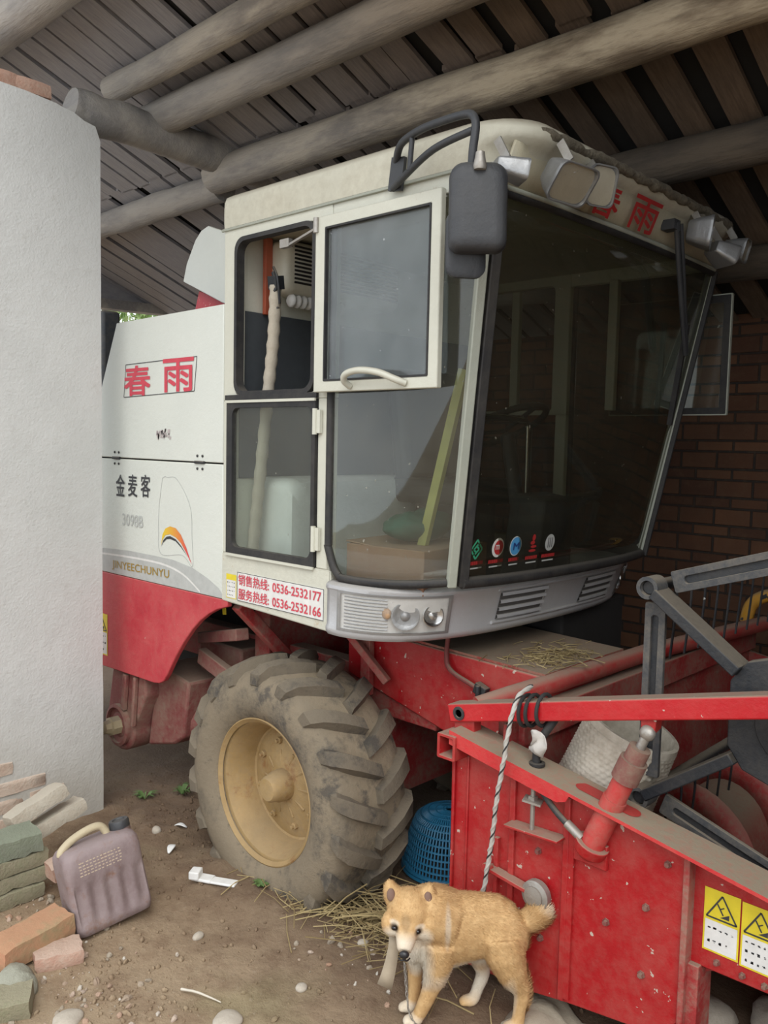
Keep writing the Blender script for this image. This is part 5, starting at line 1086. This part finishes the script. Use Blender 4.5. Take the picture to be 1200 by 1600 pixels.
# leash strap and chain hanging from the collar (things of their own)
def dogw(p): return Vector(DG.location) + Euler((0, 0, R(43.53))).to_matrix() @ Vector(p)
mb = MB(); sp_ = [(-.222, -.040, .268), (-.224, -.048, .24), (-.232, -.052, .20), (-.243, -.055, .16), (-.254, -.055, .128)]
L1 = [dogw((x - .013, y, z)) for x, y, z in sp_]; L2 = [dogw((x + .013 + .004 * i, y - .006, z - .004 * i)) for i, (x, y, z) in enumerate(sp_)]
mb.grid([L1, L2]); mb.build('leash_strap', plain('tan_webbing', (.40, .33, .24), .85), None, smooth=60, solid=.003, label='flat tan strap hanging below the chin of the dog', cat='strap')
mb = MB(); cp = [dogw(p) for p in ((-.19, -.05, .19), (-.186, -.052, .16), (-.182, -.055, .12), (-.178, -.058, .08), (-.172, -.06, .045), (-.15, -.07, .012), (-.11, -.09, .008))]
q = resample(spline(cp, 6), 15)
for i in range(14):
    a, b_ = q[i], q[i + 1]; d = (b_ - a); u = d.cross(Vector((0, 0, 1)) if i % 2 else Vector((.3, .8, .1))).normalized(); c_ = (a + b_) / 2; L_ = d.length * .62
    mb.tube([c_ + d.normalized() * L_ * math.cos(k * math.pi / 6) + u * .005 * math.sin(k * math.pi / 6) for k in range(13)], .0016, 5)
mb.build('leash_chain', m_steel, None, smooth=60, label='thin steel chain hanging from the collar beside the front leg of the dog', cat='chain')
# ---- jerrycan
JC = empty('jerrycan', (-2.665, 1.451, ground_z(-2.66, 1.45) - .004), (R(8), R(-12), R(-9)), label='purple grey ribbed plastic jerrycan with cream handle leaning by the bricks', cat='jerrycan')
m_can = paint('purple_grey_plastic', (.225, .165, .165), amt=.22, up=.3, rough=.5, rust=(.20, .10, .06), rusty=.30, dust=(.32, .28, .27), scale=9, bmp=.0006)
mb = MB(); rings = []
def canring(z, w, d, r, rib): 
    out = []
    for (p, q_) in rrect(-d / 2, d / 2, -w / 2, w / 2, r, 6): out.append((p, q_))
    # resample with many points so the ribs show
    P_ = resample([(a, b_, 0) for a, b_ in out] + [(out[0][0], out[0][1], 0)], 161)[:-1]; res = []
    for p in P_:
        nrm = Vector((1 if p.x > d / 2 - .004 else (-1 if p.x < -d / 2 + .004 else 0), 0, 0)); off = rib * (.5 + .5 * math.cos((p.y + .0) / w * 2 * math.pi * 5)) if nrm.x else 0
        res.append(Vector((p.x, p.y, z)) - nrm * off * .011)
    return res
for z, w, d, r, rib in ((0, .235, .135, .03, 0), (.006, .262, .16, .03, 0), (.03, .27, .168, .03, 0), (.045, .27, .168, .03, .6), (.07, .27, .168, .03, 1), (.15, .27, .168, .03, 1), (.172, .27, .168, .03, .5), (.185, .27, .168, .03, 0), (.235, .272, .17, .03, 0), (.262, .268, .165, .032, 0), (.278, .25, .15, .035, 0), (.288, .215, .12, .035, 0), (.291, .16, .08, .03, 0)): rings.append(canring(z, w, d, r, rib))
mb.loft(rings, True, True); mb.build('body', m_can, JC, smooth=60, local=True)
mb = MB(); mb.tube(spline([(0, -.118, .272), (0, -.110, .290), (0, -.07, .312), (0, -.01, .325), (0, .028, .322), (0, .045, .300), (0, .048, .28)], 6), [.014] * 37, 12); mb.build('handle', paint('cream_handle_plastic', (.52, .44, .29), amt=.15, up=.3), JC, smooth=60, local=True)
mb = MB(); mb.lathe([(.036, .275), (.036, .292), (.033, .293)], (0, .098, 0), (0, 0, 1), 24); mb.build('spout', m_can, JC, smooth=40, local=True)
mb = MB(); mb.lathe([(.036, .29), (.036, .312), (.033, .318), (.022, .318), (.02, .314), (.002, .314)], (0, .098, 0), (0, 0, 1), 24); mb.build('cap', m_blackpl, JC, smooth=40, local=True)
mb = MB(); rr = random.Random(2)
for i in range(5):
    for k in range(12):
        y = -.085 + .0125 * k + rr.uniform(-.002, .002); mb.obox((.0845, y, .248 - .0105 * i), (.0012, rr.uniform(.005, .010), .0035))
mb.build('faint_print', plain('pale_tan_print', (.50, .40, .30), .7), JC, local=True)
# ---- bricks
def brick(x, y, z, yaw, pitch, roll, mt, label, sz=(.24, .115, .053), sd=0):
    mb = MB(); brickmesh(mb, (0, 0, 0), sz, sd=sd)
    return mb.build('brick', mt, None, smooth=50, loc=(x, y, z), rot=(R(roll), R(pitch), R(yaw)), label=label, cat='brick', group='old bricks piled at the foot of the pier')
m_brickpale = paint('dusty_pale_brick', (.44, .38, .30), amt=.45, up=.6, rough=.95, dust=(.46, .43, .36), scale=8, bmp=.002)
m_brickgreen = paint('green_stained_brick', (.21, .225, .175), amt=.3, up=.3, rough=.95, dust=(.15, .18, .11), scale=8, bmp=.002)
brick(-3.02, 1.235, .035, 90, 0, 4, m_brickg, 'lowest greenish grey brick of the leaning pile by the pier', sd=1)
brick(-3.03, 1.260, .092, 88, 0, 3, m_brickg, 'second lowest mossy brick of the leaning pile by the pier', sd=2)
brick(-3.03, 1.255, .148, 92, 0, 2, m_brickg, 'mossy brick in the middle of the leaning pile, under the dark green one', sd=3)
brick(-3.04, 1.230, .214, 87, 0, 2, m_brickgreen, 'thick green stained brick on top of the stack left of the jerrycan', (.25, .13, .07), sd=4)
brick(-3.20, 1.50, .175, 90, -17, -14, m_brickpale, 'pale dusty brick leaning just behind the jerrycan handle', sd=5)
brick(-3.22, 1.435, .245, 90, -20, -14, m_brickpale, 'topmost pale brick leaning against the plastered pier', sd=6)
brick(-2.93, 1.41, .115, 85, -8, 0, m_brickw, 'small pinkish brick end between the green bricks and the jerrycan', (.12, .09, .06), sd=7)
brick(-2.665, 1.165, .052, 97, -4, 0, paint('orange_and_moss_brick', (.44, .215, .125), amt=.9, up=.25, rough=.95, dust=(.25, .225, .12), scale=2.5, bmp=.002), 'large orange and olive brick lying in front of the pile at the left edge', (.26, .12, .075), sd=8)
brick(-2.575, 1.215, .016, 70, 0, 0, m_brickw, 'flat broken pink brick half under the large orange brick', (.15, .11, .05), sd=9)
brick(-2.44, .985, .02, 60, 0, 6, m_brickg, 'rust edged stone block in the bottom left corner', (.16, .1, .06), sd=11)
# ---- stones, litter, twigs
def stone(x, y, r, mt, label, sd, name='stone', cat='stone', grp=None, lift=.25):
    mb = MB(); mb.ell((0, 0, 0), r, (0, 0, sd), 18, 12)
    for i, p in enumerate(mb.v): mb.v[i] = p * (1 + .28 * fbm((p.x * 14 + sd, p.y * 14, p.z * 14)))
    return mb.build(name, mt, None, smooth=50, loc=(x, y, ground_z(x, y) + r[2] * lift), label=label, cat=cat, **({'group': grp} if grp else {}))
m_stone = paint('greenish_grey_stone', (.33, .33, .27), amt=.25, up=.2, rough=.95, dust=(.25, .24, .17), scale=9, bmp=.002); m_stonep = paint('pale_stone', (.50, .45, .38), amt=.3, up=.3, rough=.95, scale=9); m_white2 = plain('white_foam', (.75, .75, .73), .7)
stone(-2.52, 1.055, (.09, .065, .05), m_stone, 'greenish grey rock at the left edge below the orange brick', 3)
stone(-2.365, 1.612, (.022, .016, .014), m_stonep, 'small pale pebble lodged in a hole in the trodden mud', 5)
stone(-3.10, 1.90, (.022, .02, .018), m_stonep, 'round pale pebble in the dark soil right of the jerrycan', 6)
stone(-1.95, 1.43, (.045, .04, .018), m_stonep, 'flat pale stone at the bottom edge of the picture', 7)
stone(-2.28, 1.10, (.05, .04, .02), m_stonep, 'sandy stone sunk in the clods near the bottom left corner', 8)
stone(-1.90, 1.68, (.020, .018, .012), m_stonep, 'little grey stone in the open mud before the dog', 9)
stone(-1.92, 1.97, (.02, .016, .012), m_stonep, 'white flecked pebble in front of the straw', 10)
stone(-.95, 2.44, (.10, .08, .05), m_stonep, 'broken concrete lump under the corner of the red plate', 12, lift=.4)
stone(-.76, 2.56, (.12, .08, .06), m_stonep, 'flat broken slab under the yellow warning stickers', 14, lift=.6)
mb = MB(); rows = []
for i in range(16):
    rows.append([Vector((.5 * (j / 15 - .5), .22 * (i / 15 - .5) + .04 * math.sin(j * .7), .018 + .018 * fbm((i * .3, j * .3, 2)) - .022 * (abs(i / 15 - .5) * 2) ** 4 - .022 * (abs(j / 15 - .5) * 2) ** 4)) for j in range(16)])
mb.grid(rows); mb.build('empty_sack', paint('dusty_sack_cloth', (.40, .35, .27), amt=.3, up=.3, rough=.95, scale=12), None, smooth=80, solid=.004, loc=(-1.13, 2.10, .005), rot=(0, 0, R(10)), label='dusty pale sack lying flat along the foot of the red end plate', cat='sack')
# bent white foam strip before the wheel
a0, a1 = Vector((-2.655, 1.79, 0)), Vector((-2.50, 1.875, 0)); mb = MB(); mb.bar((0, 0, .02), tuple((a1 - a0) * .45 + Vector((0, 0, .018))), .05, .012); mb.bar(tuple((a1 - a0) * .42 + Vector((0, 0, .016))), tuple(a1 - a0 + Vector((0, 0, .016))), .045, .010); mb.obox((.012, .0, .035), (.04, .05, .03), (0, 0, .6))
mb.build('foam_strip', m_white2, None, bevel=.004, loc=(a0.x, a0.y, ground_z(a0.x, a0.y) + .004), label='bent white foam strip lying before the big wheel', cat='litter')
def shard(x, y, l, w, yaw, label, hgt=.012):
    mb = MB(); rows = [[Vector((l * (i / 8 - .5), w * (j / 4 - .5) * math.sin(math.pi * (i + .7) / 9.4), hgt * math.sin(math.pi * i / 8) + .004)) for i in range(9)] for j in range(5)]; mb.grid(rows)
    mb.build('white_shard', m_white2, None, smooth=80, solid=.003, loc=(x, y, ground_z(x, y) + .004), rot=(0, 0, R(yaw)), label=label, cat='litter')
shard(-2.92, 1.86, .075, .03, -50, 'curved white shard at the edge of the trodden mud beside the wheel'); shard(-3.07, 2.0, .06, .022, 30, 'elongated white shard in the dark soil behind the jerrycan')
mb = MB(); mb.tube(spline([(0, 0, .012), (.05, .022, .016), (.095, .045, .008), (.13, .055, .006)], 4), [.0045 * (1 - .05 * k) for k in range(13)], 6); mb.build('twig', plain('peeled_twig', (.60, .55, .46), .8), None, smooth=60, loc=(-2.15, 1.405, ground_z(-2.15, 1.4)), label='pale peeled twig on the mud near the bottom edge', cat='twig')
# straw trodden round the wheel foot and under the basket; soil crumbs; weeds
mb = straw(240, -2.08, 2.03, .20, .07, ground_z, 11, (.05, .22), .03, .0017); mb.build('trodden_straw', m_straw, None, label='trodden dry straw around the foot of the big wheel', cat='straw', kind='stuff')
mb = straw(90, -1.93, 2.10, .07, .08, lambda x, y: ground_z(x, y) + .02, 12, (.12, .28), .08, .002); mb.build('straw_tuft', m_straw, None, label='raised tuft of straw in front of the blue basket', cat='straw', kind='stuff')
mb = MB(); rr = random.Random(9)
for i in range(1900):
    k = rr.random()
    if k < .35: x, y = rr.gauss(-3.1, .3), rr.gauss(2.1, .25)
    elif k < .65: x, y = rr.gauss(-2.25, .30), rr.gauss(1.20, .16)
    else: x, y = rr.uniform(-3.0, -1.2), rr.uniform(1.2, 2.3)
    s_ = rr.choice((.002, .0025, .003, .004, .005, .008)) * rr.uniform(.7, 1.4)
    if x < -3.42 and y < 1.92: continue
    mb.ell((x, y, ground_z(x, y) + s_ * .3), (s_, s_ * rr.uniform(.7, 1.2), s_ * .7), (rr.random() * 3, rr.random() * 3, 0), 6, 4)
mb.build('soil_crumbs', m_earth, None, smooth=50, label='crumbs and clods of brown soil strewn over the yard floor', cat='soil', kind='stuff')
mb = MB(); rr = random.Random(31)
for i in range(300):
    x, y = (rr.gauss(-2.38, .22), rr.gauss(1.12, .12)) if i < 190 else ((rr.gauss(-2.85, .12), rr.gauss(1.32, .08)) if i < 250 else (rr.uniform(-2.1, -1.6), rr.uniform(1.75, 2.05)))
    s_ = rr.choice((.003, .004, .006, .009, .013)) * rr.uniform(.7, 1.3); e = len(mb.v); mb.ell((0, 0, 0), (s_, s_ * rr.uniform(.6, 1), s_ * .6), (0, 0, 0), 7, 5)
    M_ = Euler((rr.random(), rr.random(), rr.random() * 6)).to_matrix()
    for k in range(e, len(mb.v)): q = mb.v[k]; mb.v[k] = M_ @ (q * (1 + .5 * fbm((q.x * 90 + i, q.y * 90, q.z * 90)))) + Vector((x, y, ground_z(x, y) + s_ * .3))
mm, t, b = mat('mixed_rubble'); g = N(t, 'ShaderNodeNewGeometry'); rp_ = N(t, 'ShaderNodeValToRGB'); cr = rp_.color_ramp; cr.elements[0].color = (.32, .27, .21, 1); cr.elements[1].color = (.50, .47, .41, 1); e_ = cr.elements.new(.4); e_.color = (.30, .25, .19, 1); e_ = cr.elements.new(.7); e_.color = (.34, .21, .14, 1); t.links.new(g.outputs['Random Per Island'], rp_.inputs[0]); t.links.new(rp_.outputs[0], b.inputs['Base Color']); b.inputs['Roughness'].default_value = .95
mb.build('rubble', mm, None, label='fine pale and orange rubble scattered in the bottom left corner and before the dog', cat='rubble', kind='stuff')
m_weed = plain('weed_green', (.10, .17, .05), .7)
def weed(x, y, s_, label, sd):
    rr = random.Random(sd); mb = MB()
    for k in range(26):
        a = rr.uniform(0, 6.28); l = s_ * rr.uniform(.5, 1.1); d = Vector((math.cos(a), math.sin(a), 0)); sd_ = Vector((-d.y, d.x, 0)); p0 = d * .004
        pts = [p0, p0 + d * l * .45 + Vector((0, 0, l * .5)), p0 + d * l + Vector((0, 0, l * .45))]; w = .003 + .006 * rr.random()
        mb.add([pts[0] - sd_ * .001, pts[0] + sd_ * .001, pts[1] + sd_ * w, pts[1] - sd_ * w, pts[2]], [(0, 1, 2, 3), (3, 2, 4)])
    mb.build('weed', m_weed, None, loc=(x, y, ground_z(x, y)), label=label, cat='weed')
weed(-3.46, 2.06, .06, 'small weed in the dark soil right beside the pier', 1); weed(-3.36, 2.20, .065, 'weed sprig in the dark soil left of the wheel', 2); weed(-2.42, 1.93, .035, 'tiny green sprout at the foot of the wheel beside the foam strip', 3)
# ---- tree beyond the open rear of the shed
TR = empty('leafy_tree', (-10.4, 6.0, 0), label='bright leafy tree seen through the gap at the far rear', cat='tree')
mb = MB(); mb.tube([(0, 0, -.1), (.05, .02, 1.2), (0, .1, 2.4), (.1, .15, 3.4)], [.14, .11, .09, .04], 12); mb.build('trunk', m_log, TR, smooth=60, local=True)
mb = MB(); rr = random.Random(4)
for k in range(5200):
    a = rr.uniform(0, 6.28); u_ = rr.uniform(-1, 1); r_ = rr.random() ** .4; p = Vector((1.5 * r_ * math.cos(a) * math.sqrt(1 - u_ * u_), 2.0 * r_ * math.sin(a) * math.sqrt(1 - u_ * u_), 2.9 + 1.5 * r_ * u_)); s_ = rr.uniform(.04, .08)
    M_ = Euler((rr.uniform(0, 6), rr.uniform(0, 6), rr.uniform(0, 6))).to_matrix(); mb.add([p + M_ @ Vector(q) * s_ for q in ((-1, 0, 0), (0, -.45, .1), (1, 0, 0), (0, .45, .1))], [(0, 1, 2, 3)])
mm, t, b = mat('leaves'); g = N(t, 'ShaderNodeNewGeometry'); t.links.new(mix(t, g.outputs['Random Per Island'], (.12, .22, .05), (.36, .44, .18)), b.inputs['Base Color']); b.inputs['Roughness'].default_value = .6
mb.build('foliage', mm, TR, local=True, kind='stuff')
